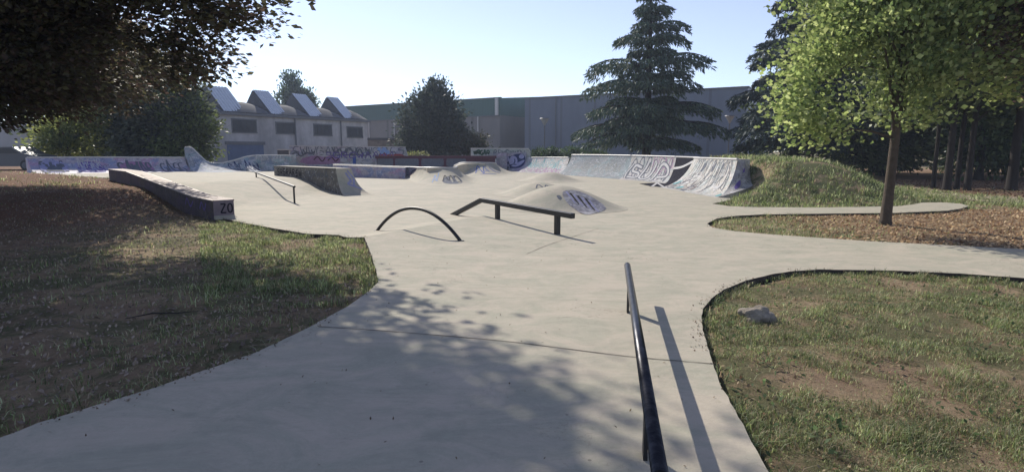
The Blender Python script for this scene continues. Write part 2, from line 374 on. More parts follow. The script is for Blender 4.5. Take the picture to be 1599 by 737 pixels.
# terrain
def axis(segs):
    out = [segs[0][0]]
    for a, b, s in segs: out += list(np.arange(a, b, s)[1:]) + [b]
    return np.array(out)
ax = axis([(-900, -100, 200), (-100, -36, 8), (-36, -12, .6), (-12, 14, .13), (14, 34, .6), (34, 100, 8), (100, 900, 200)])
ay = axis([(-60, 0, 12), (0, 16, .13), (16, 36, .4), (36, 120, 6), (120, 1200, 180)])
X, Y = np.meshgrid(ax, ay); ZZ = Hs(X, Y)
nz = np.zeros_like(X)
idx = np.where((X > -37) & (X < 35) & (Y < 37) & (Y > -1))
for i, j in zip(*idx):
    p = Vector((X[i, j], Y[i, j], 0)); nz[i, j] = noise.noise(p * 1.3) * .022 + noise.noise(p * 4.5) * .013
ZZ = ZZ + nz - np.where(inside(slab, X, Y), .10, 0) * (np.hypot(X, Y) < 60)
nx = len(ax); ny = len(ay); I = np.arange(nx * ny).reshape(ny, nx)
Fq = np.stack([I[:-1, :-1], I[:-1, 1:], I[1:, 1:], I[1:, :-1]], -1).reshape(-1, 4)
gcol = np.zeros((nx * ny, 3)); Xf = X.ravel(); Yf = Y.ravel()
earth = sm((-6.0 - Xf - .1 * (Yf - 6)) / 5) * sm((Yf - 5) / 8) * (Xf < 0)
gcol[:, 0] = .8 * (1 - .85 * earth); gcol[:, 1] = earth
isl = (Xf > 7.0) & (Yf > 8.6) & (Yf < 16.6); gcol[isl, 0] = .12; gcol[isl, 1] = .35
mo_ = (Xf > 5.5) & (Xf < 14.8) & (Yf > 17) & (Yf < 31); gcol[mo_, 0] = 1.3; gcol[mo_, 1] = 0
gr_ = (Xf > 14.5) & (Yf > 16.6) & (Yf < 60); gcol[gr_, 0] = .2; gcol[gr_, 1] = .7
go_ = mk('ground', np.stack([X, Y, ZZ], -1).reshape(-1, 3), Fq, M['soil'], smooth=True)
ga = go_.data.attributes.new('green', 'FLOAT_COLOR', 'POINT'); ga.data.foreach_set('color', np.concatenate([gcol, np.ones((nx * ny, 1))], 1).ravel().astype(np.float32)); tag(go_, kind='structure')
def Hsn(x, y): p = Vector((x, y, 0)); return float(Hs(x, y)) + noise.noise(p * 1.3) * .022 + noise.noise(p * 4.5) * .013
# sandy path beyond the mound
M['sand'] = plain('pale_sandy_path', (.36, .28, .21), .95, 0, .3, 3, .4)
pp = [ground(px, py, lambda x, y: -.05 + 0 * x) for px, py in [(1385, 290), (1425, 292), (1460, 297), (1510, 305), (1599, 309), (1720, 314), (1720, 322), (1599, 318), (1530, 315), (1480, 309), (1440, 304), (1400, 298), (1385, 297)]]
pl_ = dense([tuple(p)[:2] for p in pp], .5); V2, F2 = fill(pl_, [(x, y) for x in np.arange(14, 32, .8) for y in np.arange(16, 30, .8)])
tag(mk('sandy_path', [(x, y, float(Hs(x, y)) + .03) for x, y in V2], F2, M['sand'], smooth=True), kind='structure')
# ================================================================== RAMPS
def poly_at(P, u):
    n = len(P) - 1; t = min(max(u, 0), 1) * n; i = min(int(t), n - 1); return P[i].lerp(P[i + 1], t - i)
def curve_at(P, u):
    n = len(P) - 1
    if n < 2: return poly_at(P, u)
    t = min(max(u, 0), 1) * n; i = min(int(t), n - 1); t -= i
    a = P[i - 1] if i else 2 * P[0] - P[1]; b = P[i]; c = P[i + 1]; d = P[i + 2] if i + 2 <= n else 2 * P[n] - P[n - 1]
    return .5 * ((2 * b) + (c - a) * t + (2 * a - 5 * b + 4 * c - d) * t * t + (3 * b - a - 3 * c + d) * t ** 3)
def ramp(name, label, cat, base, top, mat, deck=1.2, ang=66, nu=28, nv=12, coping=.045, floor=0., group=None, curved=False, deckmat=None, cop_mat='coping'):
    base = [Vector(p) for p in base]; top = [Vector(p) for p in top]; A = R(ang); ev = curve_at if curved else poly_at
    def S(u, v):
        b = ev(base, u); t = ev(top, u); hx = math.sin(v * A) / math.sin(A); hz = (1 - math.cos(v * A)) / (1 - math.cos(A))
        return Vector((b.x + (t.x - b.x) * hx, b.y + (t.y - b.y) * hx, b.z + .004 + (t.z - b.z) * hz))
    org = S(.5, 0); root = thing(name, label, cat, org, group)
    V = []; 
    for i in range(nu + 1):
        u = i / nu
        for j in range(nv + 1): V.append(S(u, j / nv))
        b = ev(base, u); t = ev(top, u); o = Vector((t.x - b.x, t.y - b.y, 0)).normalized() * deck
        V.append(t + o + Vector((0, 0, .002))); V.append(Vector((t.x + o.x, t.y + o.y, floor - .12))); V.append(Vector((b.x, b.y, floor - .12)))
    k = nv + 4; Fc = []
    for i in range(nu):
        for j in range(k): Fc.append((i * k + j, (i + 1) * k + j, (i + 1) * k + (j + 1) % k, i * k + (j + 1) % k))
    Fc += [tuple(range(k)), tuple(range(nu * k, nu * k + k))[::-1]]
    o = mk('body', V, Fc, mat, root)
    for p in o.data.polygons:
        p.use_smooth = False
    o.data.materials.append(M[deckmat or 'slab'])
    q = 0
    for i in range(nu):
        for j in range(k):
            if j == nv: o.data.polygons[q].material_index = 1
            q += 1
    if coping:
        mb = MB(); mb.tube([S(i / 40, 1) + Vector((0, 0, .004)) for i in range(41)], coping, 6); mb.build('coping', M[cop_mat], root, smooth=True)
    return root, S
def gz(px, py): return ground(px, py)
# -- left long quarter pipe
rA, sA = ramp('quarter_pipe', 'long low lilac quarter pipe with a white edge, by the far left dirt rise', 'skate ramp',
              [gz(57, 272), gz(180, 270), gz(303, 268)], [aty(42, 246.5, 30), aty(165, 246, 31.5), aty(288, 246.5, 32.8)], M['q_left'], deck=.5, floor=.3, group='skate ramps')
blob('paint_patch', sA, [[(.05, .2), (.22, .15), (.24, .85), (.06, .9)]], 'lilac', rA, .004, 1)
blob('paint_patch', sA, [[(.28, .15), (.47, .1), (.46, .8), (.30, .85)]], 'purple', rA, .004, 2)
blob('paint_patch', sA, [[(.55, .2), (.78, .15), (.76, .85), (.57, .8)]], 'pink', rA, .004, 2)
rtag(sA, .06, .22, .2, .8, 4, .13, 'grey', rA, .008, 1); rtag(sA, .29, .46, .2, .75, 4, .10, 'lilac', rA, .008, 2); rtag(sA, .56, .77, .2, .8, 5, .10, 'grey', rA, .008, 3); rtag(sA, .82, .98, .15, .8, 4, .08, 'grey', rA, .008, 4)
rtag(sA, .30, .46, .5, .95, 5, .04, 'white', rA, .011, 5)
# -- wave
rB, sB = ramp('wave_ramp', 'wave ramp with a tall pointed crest, ending the lilac quarter pipe', 'skate ramp',
              [gz(303, 268.5), gz(318, 269), gz(335, 269.3), gz(352, 269), gz(368, 268.5), gz(385, 268), gz(410, 268), gz(460, 268)],
              [aty(289, 230, 33.0), aty(299, 231, 33.0), aty(312, 243, 33), aty(325, 253.5, 33), aty(345, 255, 33), aty(368, 250, 33), aty(396, 243.5, 33.2), aty(462, 243, 33.5)],
              M['q_wave'], deck=.28, floor=.3, nu=60, curved=True, coping=.035)
strokes('painted_lettering', sB, [([(.03, .55), (.05, .8), (.09, .75), (.10, .5), (.07, .4)], .06), ([(.12, .7), (.16, .5), (.2, .3)], .05), ([(.17, .8), (.2, .55), (.26, .35)], .05)], 'grey', rB)
strokes('painted_lettering', sB, [([(.28, .3), (.34, .6), (.38, .3), (.44, .6), (.5, .35)], .035), ([(.52, .3), (.56, .55), (.6, .3)], .03)], 'faded_cream', rB)
rtag(sB, .62, .97, .15, .85, 7, .07, 'navy', rB, .007, 8); rtag(sB, .66, .92, .3, .7, 5, .05, 'white', rB, .010, 9)
if 0: strokes('painted_lettering', sB, [([(.66, .5), (.7, .75), (.74, .4), (.78, .8), (.82, .45), (.86, .75), (.9, .4)], .10), ([(.64, .3), (.75, .2), (.9, .28)], .08)], 'grey', rB)
# -- hubba ledge on the left
a_ = Vector((.69, -.722, 0)).normalized(); w_ = Vector((.722, .69, 0)).normalized(); LWD = .47; P3 = Vector((-7.15, 13.75, 0))
st = [(12.9, .89), (9.6, .88), (1.6, .43), (0, .43)]
root = thing('hubba_ledge', 'long dark concrete ledge dropping beside the lawn, marked ZO on its near end', 'skate ledge', P3 + w_ * .3)
V = []
for dd, z in st:
    p = P3 - a_ * dd
    for q in (p, p + w_ * LWD):
        V += [Vector((q.x, q.y, float(Hs(q.x, q.y)) - .12)), Vector((q.x, q.y, z))]
Fc = []
for i in range(3):
    b = i * 4; Fc += [(b, b + 4, b + 5, b + 1), (b + 2, b + 3, b + 7, b + 6), (b + 1, b + 5, b + 7, b + 3)]
Fc += [(0, 1, 3, 2), (12, 14, 15, 13)]
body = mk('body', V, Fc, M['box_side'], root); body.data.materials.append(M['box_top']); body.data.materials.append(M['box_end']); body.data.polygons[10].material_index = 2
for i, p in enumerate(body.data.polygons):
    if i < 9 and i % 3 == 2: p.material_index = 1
for off in (0, LWD):
    mb = MB()
    for (d0, z0), (d1, z1) in zip(st[:-1], st[1:]): mb.tube([P3 - a_ * d0 + w_ * off + Vector((0, 0, z0 - .012)), P3 - a_ * d1 + w_ * off + Vector((0, 0, z1 - .012))], .02, 6)
    mb.build('steel_edge', plain('scraped_dark_edge', (.20, .15, .13), .5, .3, .4, 12), root)
SE = lambda u, v: P3 + w_ * (LWD * u) + Vector((0, 0, -.05 + .48 * v)) + a_ * .0
strokes('painted_lettering', SE, [([(.34, .80), (.58, .80)], .035), ([(.58, .80), (.34, .36)], .035), ([(.34, .36), (.60, .36)], .035), (circ(.80, .58, .11, .22, 10) + [(.91, .58)], .035)], 'black', root, .006)
SS = lambda u, v: P3 - a_ * (9.0 * (1 - u)) + Vector((0, 0, .05 + .35 * v + .42 * max(0, (1 - u) - .18)))
strokes('painted_lettering', SS, [([(.88, .3), (.9, .8), (.92, .3), (.94, .8)], .05), ([(.74, .3), (.76, .8), (.79, .3), (.82, .75)], .05)], 'purple', root, .006)
# small kicker plate at its foot
MB().hexa([P3 + a_ * .0 + w_ * LWD + Vector((0, 0, -.02)), P3 + a_ * .0 + w_ * .0 + Vector((0, 0, -.02)), P3 + a_ * .18 + w_ * .0 + Vector((0, 0, -.02)), P3 + a_ * .18 + w_ * LWD + Vector((0, 0, -.02)),
           P3 + w_ * LWD + Vector((0, 0, .06)), P3 + Vector((0, 0, .06)), P3 + a_ * .18 + Vector((0, 0, .008)), P3 + a_ * .18 + w_ * LWD + Vector((0, 0, .008))]).build('foot_fillet', M['slab'], root)
# -- centre ledge with curved end
F1 = Vector((-6.62, 21.8, 0)); F0 = F1 - Vector((.66, -.75, 0)).normalized() * 6.6; wa = (F1 - F0).normalized(); wb = Vector((-wa.y, wa.x, 0)) 
root = thing('out_ledge', 'long flat-topped concrete ledge with a flared curved end, jutting over the bank', 'skate ledge', F1)
prof = []
for i in range(11):
    v = 1 - i / 10; hx = 1 - math.sin(v * R(70)) / math.sin(R(70)); prof.append((hx * 1.25, .95 * (1 - math.cos(v * R(70))) / (1 - math.cos(R(70)))))
V = []
L0 = (F1 - F0).length
line = [(-L0, .92)] + [(-L0 * k / 6, .93 + .02 * (1 - k / 6)) for k in range(5, 0, -1)] + prof
for s_, z in line:
    fl = .0 if s_ < 0 else .28 * (s_ / 1.25)
    for q, up in ((F0 + wa * (s_ + L0) - wb * fl, 0), (F0 + wa * (s_ + L0) + wb * (.62 + fl), 0)):
        V += [Vector((q.x, q.y, -.12)), Vector((q.x, q.y, max(z, float(Hc(q.x, q.y)) + .004)))]
Fc = []; mi = []
for i in range(len(line) - 1):
    b = i * 4; Fc += [(b, b + 4, b + 5, b + 1), (b + 2, b + 3, b + 7, b + 6), (b + 1, b + 5, b + 7, b + 3)]
b = (len(line) - 1) * 4; Fc += [(0, 1, 3, 2), (b, b + 2, b + 3, b + 1)]
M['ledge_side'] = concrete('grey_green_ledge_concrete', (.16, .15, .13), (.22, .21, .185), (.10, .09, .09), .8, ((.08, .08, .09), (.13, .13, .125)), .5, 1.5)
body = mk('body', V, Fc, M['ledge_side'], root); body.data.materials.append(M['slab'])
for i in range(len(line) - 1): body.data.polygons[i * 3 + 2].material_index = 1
MB().tube([F0 + Vector((0, 0, .905)), F0 + wa * L0 + Vector((0, 0, .94))], .024, 6).build('steel_edge', M['black_metal'], root)
SF = lambda u, v: F0 + wa * (L0 * u) + Vector((0, 0, .45 + .45 * v))
rtag(SF, .06, .5, .2, .8, 8, .05, 'black', root, .007, 11); rtag(SF, .55, .9, .25, .75, 6, .04, 'grey', root, .007, 12)
def SN(u, v):
    t = (1 - v) * 10; i = min(int(t), 9); s0, z0 = prof[i]; s1, z1 = prof[i + 1]; f = t - i; s_ = s0 + (s1 - s0) * f
    return F0 + wa * (L0 + s_) + wb * (.62 * u + .28 * (s_ / 1.25) * (2 * u - 1)) + Vector((0, 0, z0 + (z1 - z0) * f))
strokes('painted_lettering', SN, [([(.55, .9), (.7, .7), (.5, .6), (.8, .5)], .10), ([(.7, .95), (.9, .75), (.75, .55), (.95, .4)], .08)], 'lilac', root)
# -- centre low quarter with hip nose
rL, sL = ramp('low_quarter_pipe', 'low shaded quarter pipe with outline lettering and a long white edge, behind the flat ledge', 'skate ramp',
              [gz(520, 272), gz(560, 272), gz(600, 275), gz(635, 278), gz(652, 277.5), gz(668, 268)], [aty(520, 257, 38), aty(560, 258.3, 37.2), aty(600, 260.0, 36.2), aty(635, 261.3, 35.2), aty(655, 262, 34.2), aty(675, 262, 33.5)],
              M['q_left'], deck=1.8, ang=72, nu=30, group='skate ramps')
for k in range(4):
    x = .18 + k * .17
    strokes('painted_lettering', sL, [([(x, .25), (x - .01, .7), (x + .05, .85), (x + .1, .6), (x + .07, .3), (x, .25)], .055), ([(x + .02, .5), (x + .07, .55)], .05)], ('grey', 'navy')[k % 2], rL)
rL2, sL2 = ramp('hip_ramp', 'rounded hip ramp with dark purple lettering on its shaded nose, left of the white-topped mound', 'skate ramp',
                [gz(628, 276), gz(642, 284), gz(662, 289), gz(692, 291), gz(729, 289.5), gz(742, 284), gz(746, 277)],
                [aty(652, 262.2, 32.4), aty(660, 262.2, 31.4), aty(670, 262.3, 30.7), aty(690, 262.5, 30.2), aty(707, 262.5, 30.3), aty(711, 262, 31.0), aty(714, 261, 32.)], M['slab'], deck=1.7, ang=58, nu=36, curved=True, group='skate ramps')
blob('painted_lettering', sL2, [[(.50, .25), (.66, .2), (.72, .5), (.66, .72), (.5, .62)]], 'grey', rL2)
strokes('painted_lettering', sL2, [([(.50, .4), (.53, .7), (.56, .45), (.59, .7), (.61, .4)], .10), ([(.62, .6), (.66, .65), (.68, .4), (.63, .35)], .10)], 'black', rL2, .008)
strokes('painted_lettering', sL2, [([(.40, .3), (.42, .7), (.44, .45), (.46, .8)], .09), ([(.41, .5), (.46, .4)], .08)], 'sky', rL2, .008)
rM, sM = ramp('pyramid_ramp', 'small flat-topped pyramid with blue lettering and a white rim, in front of the bubble-letter ramp', 'skate ramp',
              [gz(690, 264.5), gz(712, 271), gz(738, 275), gz(768, 275.5), gz(800, 273), gz(812, 269)],
              [aty(709, 259, 41.5), aty(720, 255, 41), aty(735, 254, 40.6), aty(755, 254.3, 40.4), aty(771, 254.8, 40.6), aty(775, 256, 41.4)], M['slab'], deck=1.5, ang=50, nu=32, curved=True, group='skate ramps')
strokes('painted_lettering', sM, [([(.45, .4), (.5, .85), (.55, .4), (.58, .8), (.63, .5)], .14), ([(.5, .3), (.6, .35), (.68, .3)], .12), ([(.66, .8), (.7, .5), (.74, .4)], .12)], 'blue', rM, .008)
strokes('painted_lettering', sM, [([(.47, .55), (.52, .65), (.56, .5), (.62, .65)], .10), ([(.38, .6), (.43, .8), (.46, .6)], .08)], 'lilac', rM, .010)
# -- back walls
def slabwall(name, label, cat, prof_px, Y, thick, mat, zb=-.12):
    """upright wall: outline in the plane y=Y"""
    P = [aty(px, py, Y) for px, py in prof_px]; x0 = P[0].x; x1 = P[-1].x
    poly = [Vector((x0, Y, zb))] + P + [Vector((x1, Y, zb))]
    root = thing(name, label, cat, ((x0 + x1) / 2, Y, 0)); MB().prism(poly, (0, thick, 0)).build('panel', mat, root)
    zt = max(p.z for p in P)
    S = lambda u, v: Vector((x0 + (x1 - x0) * u, Y, zt * v))
    return root, S, P
rC, sC, P = slabwall('graffiti_wall', 'tall pale concrete wall covered in faded tags, below the factory windows', 'wall', [(452, 228.5), (632, 230.5), (637, 246)], 48.5, .35, M['q_wall'])
def c2(px, py, Y, S): # survey a mark on the wall
    p = aty(px, py, Y); a = S(0, 0); b = S(1, 1); return ((p.x - a.x) / (b.x - a.x), p.z / b.z)
q = lambda *pts: [c2(x, y, 48.5, sC) for x, y in pts]
strokes('painted_lettering', sC, [(q((518, 230), (524, 240), (530, 233), (536, 241), (541, 232)), .12), (q((540, 240), (545, 231), (551, 238), (546, 242)), .12), (q((556, 231), (556, 241), (562, 233), (566, 241)), .12), (q((570, 231), (577, 240), (571, 242)), .12), (q((518, 243), (545, 242), (572, 243)), .10)], 'grey', rC)
strokes('painted_lettering', sC, [(q((455, 243), (462, 238), (470, 244), (478, 239), (486, 240), (492, 237)), .12)], 'grey', rC)
blob('painted_lettering', sC, [q((466, 257), (474, 244), (520, 243), (532, 247), (530, 257))], 'pink', rC, .005, 1)
strokes('painted_lettering', sC, [(q((490, 250), (496, 245), (503, 252), (508, 246)), .10), (q((512, 251), (518, 246), (524, 252), (529, 247)), .10)], 'maroon', rC, .009)
strokes('painted_lettering', sC, [(q((494, 242), (505, 240), (515, 242), (505, 244), (494, 242)), .10)], 'white', rC, .009)
blob('painted_lettering', sC, [q((551, 245), (556, 245), (556, 256), (551, 256))], 'blue', rC, .007, 0)
blob('painted_lettering', sC, [circ(*c2(x, y, 48.5, sC), r_ / 9.6, r_ / 2.0, 8) for x, y, r_ in ((600, 234, .22), (605, 238, .2), (596, 238, .17), (592, 233, .15))], 'sky', rC, .009, 1)
blob('painted_lettering', sC, [q((592, 241), (600, 239), (610, 242), (622, 240), (632, 243), (632, 246), (592, 246))], 'red', rC, .007, 1)
MB().box(P[0] + Vector((0, -.03, .003)), P[1] - P[0], (0, .41, 0), (0, 0, .05)).build('capping', M['coping'], rC)
rD, sD, P = slabwall('painted_wall', 'long low wall of blue-grey panels outlined in maroon, in front of the round dark tree', 'wall', [(586, 244.5), (775, 244.5)], 46.6, .4, M['q_wall'])
mar = ink('maroon')
MB().box(P[0] + Vector((0, -.05, -.17)), P[1] - P[0], (0, .5, 0), (0, 0, .22)).build('capping', mar, rD)
q = lambda *pts: [c2(x, y, 46.6, sD) for x, y in pts]
blob('paint_field', sD, [[(.01, .02), (.99, .02), (.99, .86), (.01, .86)]], 'maroon', rD, .004, 0, .1)
for i, (x0, x1) in enumerate(((581, 614), (617, 654), (658, 693), (697, 728))):
    x0 = max(x0, 589); blob('painted_panel', sD, [q((x0, 262), (x0, 248), (x0 + 4, 246.8), (x1 - 4, 246.8), (x1, 248), (x1, 262))], 'grey', rD, .010, 1)
# bubble lettering quarter with extension
rE, sE, P = slabwall('ramp_extension', 'raised pale wall panel with green scribble and rounded right end, above the bubble letters', 'wall',
                     [(735, 232.5), (826, 232.8), (828.5, 236), (828.5, 243.5)], 47.8, .3, concrete('grey_green_panel', (.36, .38, .35), (.44, .46, .42), (.25, .26, .25), .8, (TEAL, WHT), .3, 1.3))
q = lambda *pts: [c2(x, y, 47.8, sE) for x, y in pts]
rtag(sE, .05, .32, .73, .93, 5, .12, 'green', rE, .007, 13); rtag(sE, .38, .92, .70, .95, 8, .06, 'grey', rE, .007, 14)
MB().box(P[0] + Vector((0, -.03, .003)), P[1] - P[0], (0, .36, 0), (0, 0, .06)).build('capping', M['coping'], rE)
rN, sN = ramp('bubble_letter_ramp', 'shaded quarter pipe covered by fat pale blue bubble letters outlined in navy', 'skate ramp',
              [gz(772, 264.5), gz(795, 267), gz(822, 268.5)], [aty(770, 239.5, 47.7), aty(795, 238.5, 47.7), aty(822, 238, 47.7)], concrete('violet_grey_concrete', (.30, .29, .32), (.36, .35, .38), (.2, .2, .24), .7, (PNK, LAV), .5, 1.), deck=.3, ang=70, coping=0)
blob('letter_outline', sN, [[(.03, .5), (.05, .88), (.3, .97), (.5, .85), (.75, .98), (.97, .92), (.98, .62), (.80, .36), (.45, .3), (.15, .36)]], 'navy', rN, .006)
blob('letter_fill', sN, [circ(.20, .60, .15, .15), circ(.36, .78, .15, .17), circ(.40, .52, .10, .10), circ(.62, .70, .13, .20), circ(.86, .86, .08, .08), [(.55, .46), (.75, .44), (.96, .70), (.93, .76), (.72, .62), (.6, .6)]], 'lilac', rN, .012)
strokes('letter_detail', sN, [([(.28, .58), (.33, .66), (.30, .72)], .10), ([(.64, .6), (.67, .7), (.66, .78)], .10), ([(.5, .5), (.6, .56), (.72, .55)], .07)], 'navy', rN, .018)
# -- right hand chain
rF, sF = ramp('quarter_pipe', 'glaring sunlit quarter pipe with faint pink tags, between bubble letters and taller grey ramp', 'skate ramp',
              [gz(806, 269), gz(835, 270.5), gz(872, 273.5)], [aty(824, 246.5, 47.2), aty(855, 246.3, 45.4), aty(889, 246.5, 43.0)], M['q_chain'], deck=1.4, group='skate ramps')
rtag(sF, .05, .95, .15, .5, 9, .09, 'pink', rF, .007, 15); rtag(sF, .1, .9, .5, .9, 8, .06, 'teal', rF, .007, 16)
rG, sG = ramp('quarter_pipe', 'dull grey-teal quarter pipe with faint cream lettering, left of the big silver letters', 'skate ramp',
              [gz(866, 272.5), gz(915, 276), gz(967, 280)], [aty(893, 242.2, 41.4), aty(938, 242.6, 38.2), aty(987, 243.4, 34.8)], M['q_grey'], deck=1.6, group='skate ramps')
rtag(sG, .12, .9, .45, .75, 12, .035, 'faded_cream', rG, .007, 17); rtag(sG, .02, .10, .7, .9, 1, .07, 'white', rG, .009, 19)
rH, sH = ramp('quarter_pipe', 'quarter pipe with big white letters outlined in black, beside the black painted ramp', 'skate ramp',
              [gz(965, 280), gz(1003, 283), gz(1037, 287)], [aty(987, 243.4, 34.8), aty(1022, 244.3, 32.6), aty(1056, 245.3, 30.2)], M['q_chain'], deck=1.6, group='skate ramps')
L_S = [(.30, .68), (.16, .74), (.13, .56), (.28, .48), (.27, .28), (.08, .30)]; L_E = [(.05, .22), (.02, .5), (.10, .8)]
L_U = [(.42, .86), (.34, .34), (.44, .22), (.52, .34), (.60, .84)]; L_P1 = [(.62, .16), (.72, .78), (.88, .72), (.90, .46), (.72, .38)]
strokes('letter_outline', sH, [(L_S, .34), (L_U, .34), (L_P1, .34), (L_E, .28)], 'grey', rH, .008)
rtag(sH, .05, .95, .15, .95, 6, .07, 'grey', rH, .004, 20); rtag(sH, .5, .98, .5, .98, 4, .06, 'pink', rH, .005, 21)
strokes('letter_fill', sH, [(L_S, .17), (L_U, .17), (L_P1, .18), (L_E, .12)], 'white', rH, .014)
strokes('letter_detail', sH, [([(.1, .12), (.3, .16), (.6, .1), (.8, .16)], .07)], 'white', rH, .010)
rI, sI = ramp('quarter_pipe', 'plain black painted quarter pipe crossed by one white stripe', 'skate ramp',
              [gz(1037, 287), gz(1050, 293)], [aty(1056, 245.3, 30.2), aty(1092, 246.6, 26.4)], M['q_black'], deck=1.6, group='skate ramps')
strokes('white_stripe', sI, [([(0, .72), (.4, .78), (.75, .9), (1, .98)], .13)], 'white', rI)
SFl = lambda u, v: at(998 + 52 * u, 287 + 6 * v, .0)
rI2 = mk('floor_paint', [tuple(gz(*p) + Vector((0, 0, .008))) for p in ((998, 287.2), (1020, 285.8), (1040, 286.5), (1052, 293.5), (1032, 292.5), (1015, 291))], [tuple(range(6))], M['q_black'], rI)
def flat_strip(pts, wd, z): 
    mb = MB()
    for a, b in zip(pts[:-1], pts[1:]):
        d = (b - a).normalized(); nn = Vector((-d.y, d.x, 0)) * wd / 2; mb.add([a + nn, a - nn, b - nn, b + nn], [(0, 1, 2, 3)])
    for i, v in enumerate(mb.v): mb.v[i] = (v[0], v[1], v[2] + z)
    return mb
flat_strip([gz(1018, 292), gz(1026, 286)], .12, .013).build('floor_stripe', ink('white'), rI); flat_strip([gz(1026, 286), gz(1036, 292.4)], .12, .017).build('floor_stripe', ink('white'), rI)
rJ, sJ = ramp('quarter_pipe', 'nearest quarter pipe on the right, silver with black scribbles, against the grass mound', 'skate ramp',
              [gz(1029, 292.5), gz(1070, 300), gz(1119, 308.5)], [aty(1084, 247, 26.6), aty(1118, 248, 23.6), aty(1152, 249.3, 20.9)], M['q_near'], deck=.9, nu=30, group='skate ramps')
lines = []
for i in range(9):
    u0 = .16 + i * .085; u1 = u0 - .05 - .14 * (i % 3) / 2; lines.append(([(u0, .97 - .05 * (i % 2)), (u0 - .01, .7), (u1 + .03, .4), (u1, .14 + .1 * (i % 2))], .035))
    lines.append(([(u0, .93), (u0 + .05, .95), (u0 + .045, .6)], .035))
lines += [([(.05, .3), (.02, .18), (.12, .1), (.3, .12), (.45, .05)], .04), ([(.86, .9), (.92, .7), (.88, .45), (.95, .35)], .035)]
strokes('painted_lettering', sJ, lines, 'grey', rJ)
blob('paint_patch', sJ, [[(.30, .9), (.36, .92), (.34, .75), (.29, .72)], [(.52, .93), (.57, .94), (.54, .75), (.50, .75)], [(.70, .93), (.76, .93), (.70, .72)], [(.30, .12), (.38, .2), (.44, .16), (.38, .08)]], 'grey', rJ, .005, 1)
strokes('painted_lettering', sJ, [([(.10, .45), (.16, .36), (.12, .28), (.2, .35), (.26, .42), (.36, .55)], .06), ([(.18, .5), (.3, .62), (.42, .6)], .07), ([(.72, .5), (.8, .4), (.86, .5), (.82, .3)], .12), ([(.05, .5), (.12, .6), (.2, .7)], .06)], 'white', rJ, .009)
blob('paint_patch', sJ, [[(.0, .3), (.05, .4), (.12, .52), (.08, .3)], [(.93, .08), (.99, .1), (.99, .28), (.95, .2)], [(.2, .2), (.26, .3), (.3, .24), (.24, .12)]], 'teal', rJ, .007, 1)
rK, sK = ramp('ramp_corner', 'rough rounded concrete corner with violet paint, half buried in the grass mound', 'skate ramp',
              [gz(1120, 308.5), aty(1146, 301, 19.9), aty(1172, 292, 20.4), aty(1184, 280, 21.4)], [aty(1153, 249.3, 20.9), aty(1158, 249.3, 21.0), aty(1163, 249, 21.2), aty(1166, 249, 21.8)],
              concrete('rough_grey_concrete', (.30, .29, .28), (.38, .37, .35), (.2, .19, .2), .8, ((.26, .24, .36), WHT), .35, 1.8), deck=.5, ang=50, coping=0, curved=True, nu=20)
blob('paint_patch', sK, [[(.22, .45), (.42, .6), (.45, .35), (.33, .25)], [(.45, .75), (.62, .85), (.6, .7)]], 'purple', rK, .006, 1)
rtag(sJ, .1, .95, .35, .95, 9, .03, 'grey', rJ, .006, 22); rtag(sJ, .05, .5, .1, .5, 5, .03, 'maroon', rJ, .006, 23); rtag(sC, .02, .98, .62, .98, 14, .07, 'grey', rC, .006, 24); rtag(sC, .3, .9, .5, .75, 9, .08, 'purple', rC, .012, 25); rtag(sL, .1, .95, .2, .9, 9, .05, 'grey', rL, .009, 26)
# -- rollers
def roller(name, label, cx, cy, ax_, rx, ry, h, skew=1.3, power=1.0, n=40):
    ca, sa = math.cos(ax_), math.sin(ax_)
    def hf(a, b):
        r = math.hypot(a, b); return h * (1 - float(sm(r))) ** power if r < 1 else 0
    def P(a, b): return Vector((cx + ca * a * rx - sa * b * ry, cy + sa * a * rx + ca * b * ry, .0045 + hf(a, b)))
    root = thing(name, label, 'concrete mound', (cx, cy, 0), 'smooth concrete humps in the plaza')
    V = [P(0, 0)]; rings = 18; seg = 44
    for i in range(1, rings + 1):
        for k in range(seg): a = 2 * math.pi * k / seg; V.append(P(i / rings * math.cos(a), i / rings * math.sin(a)))
    Fc = [(0, 1 + k, 1 + (k + 1) % seg) for k in range(seg)] + [(1 + (i - 1) * seg + k, 1 + i * seg + k, 1 + i * seg + (k + 1) % seg, 1 + (i - 1) * seg + (k + 1) % seg) for i in range(1, rings) for k in range(seg)]
    mk('hump', V, Fc, M['slab'], root, smooth=True)
    S = lambda u, v: P(2 * u - 1, 2 * v - 1)
    return root, S
r1, s1 = roller('concrete_mound', 'front hump, the largest, with a grey scratched paint patch on its right slope', 1.36, 16.6, R(-35), 2.0, 1.75, .62, power=.75)
def onpx(pts, fn=None):
    return pts
# paint patch on the front hump: ground footprint polygon draped over it
def drape(root, poly, hfun, colour, name, l=.007, step=.12, it=1):
    p = smooth_poly(poly, it); a = np.array(p); V2, F2 = fill(p, [(x, y) for x in np.arange(a[:, 0].min(), a[:, 0].max(), step) for y in np.arange(a[:, 1].min(), a[:, 1].max(), step)])
    return mk(name, [(x, y, hfun(x, y) + l) for x, y in V2], F2, ink(colour) if isinstance(colour, str) else colour, root, smooth=True)
def hump_h(cx, cy, an, rx, ry, h, power):
    ca, sa = math.cos(an), math.sin(an)
    def f(x, y):
        dx, dy = x - cx, y - cy; a = (ca * dx + sa * dy) / rx; b = (-sa * dx + ca * dy) / ry; r = math.hypot(a, b)
        return .0045 + (h * (1 - float(sm(r))) ** power if r < 1 else 0)
    return f
h1 = hump_h(1.36, 16.6, R(-35), 2.0, 1.75, .62, .75)
M['scratch'] = concrete('scratched_violet_grey_paint', (.24, .235, .26), (.34, .33, .36), (.11, .10, .12), .7, ((.42, .42, .45), (.13, .12, .14)), .6, 3.2)
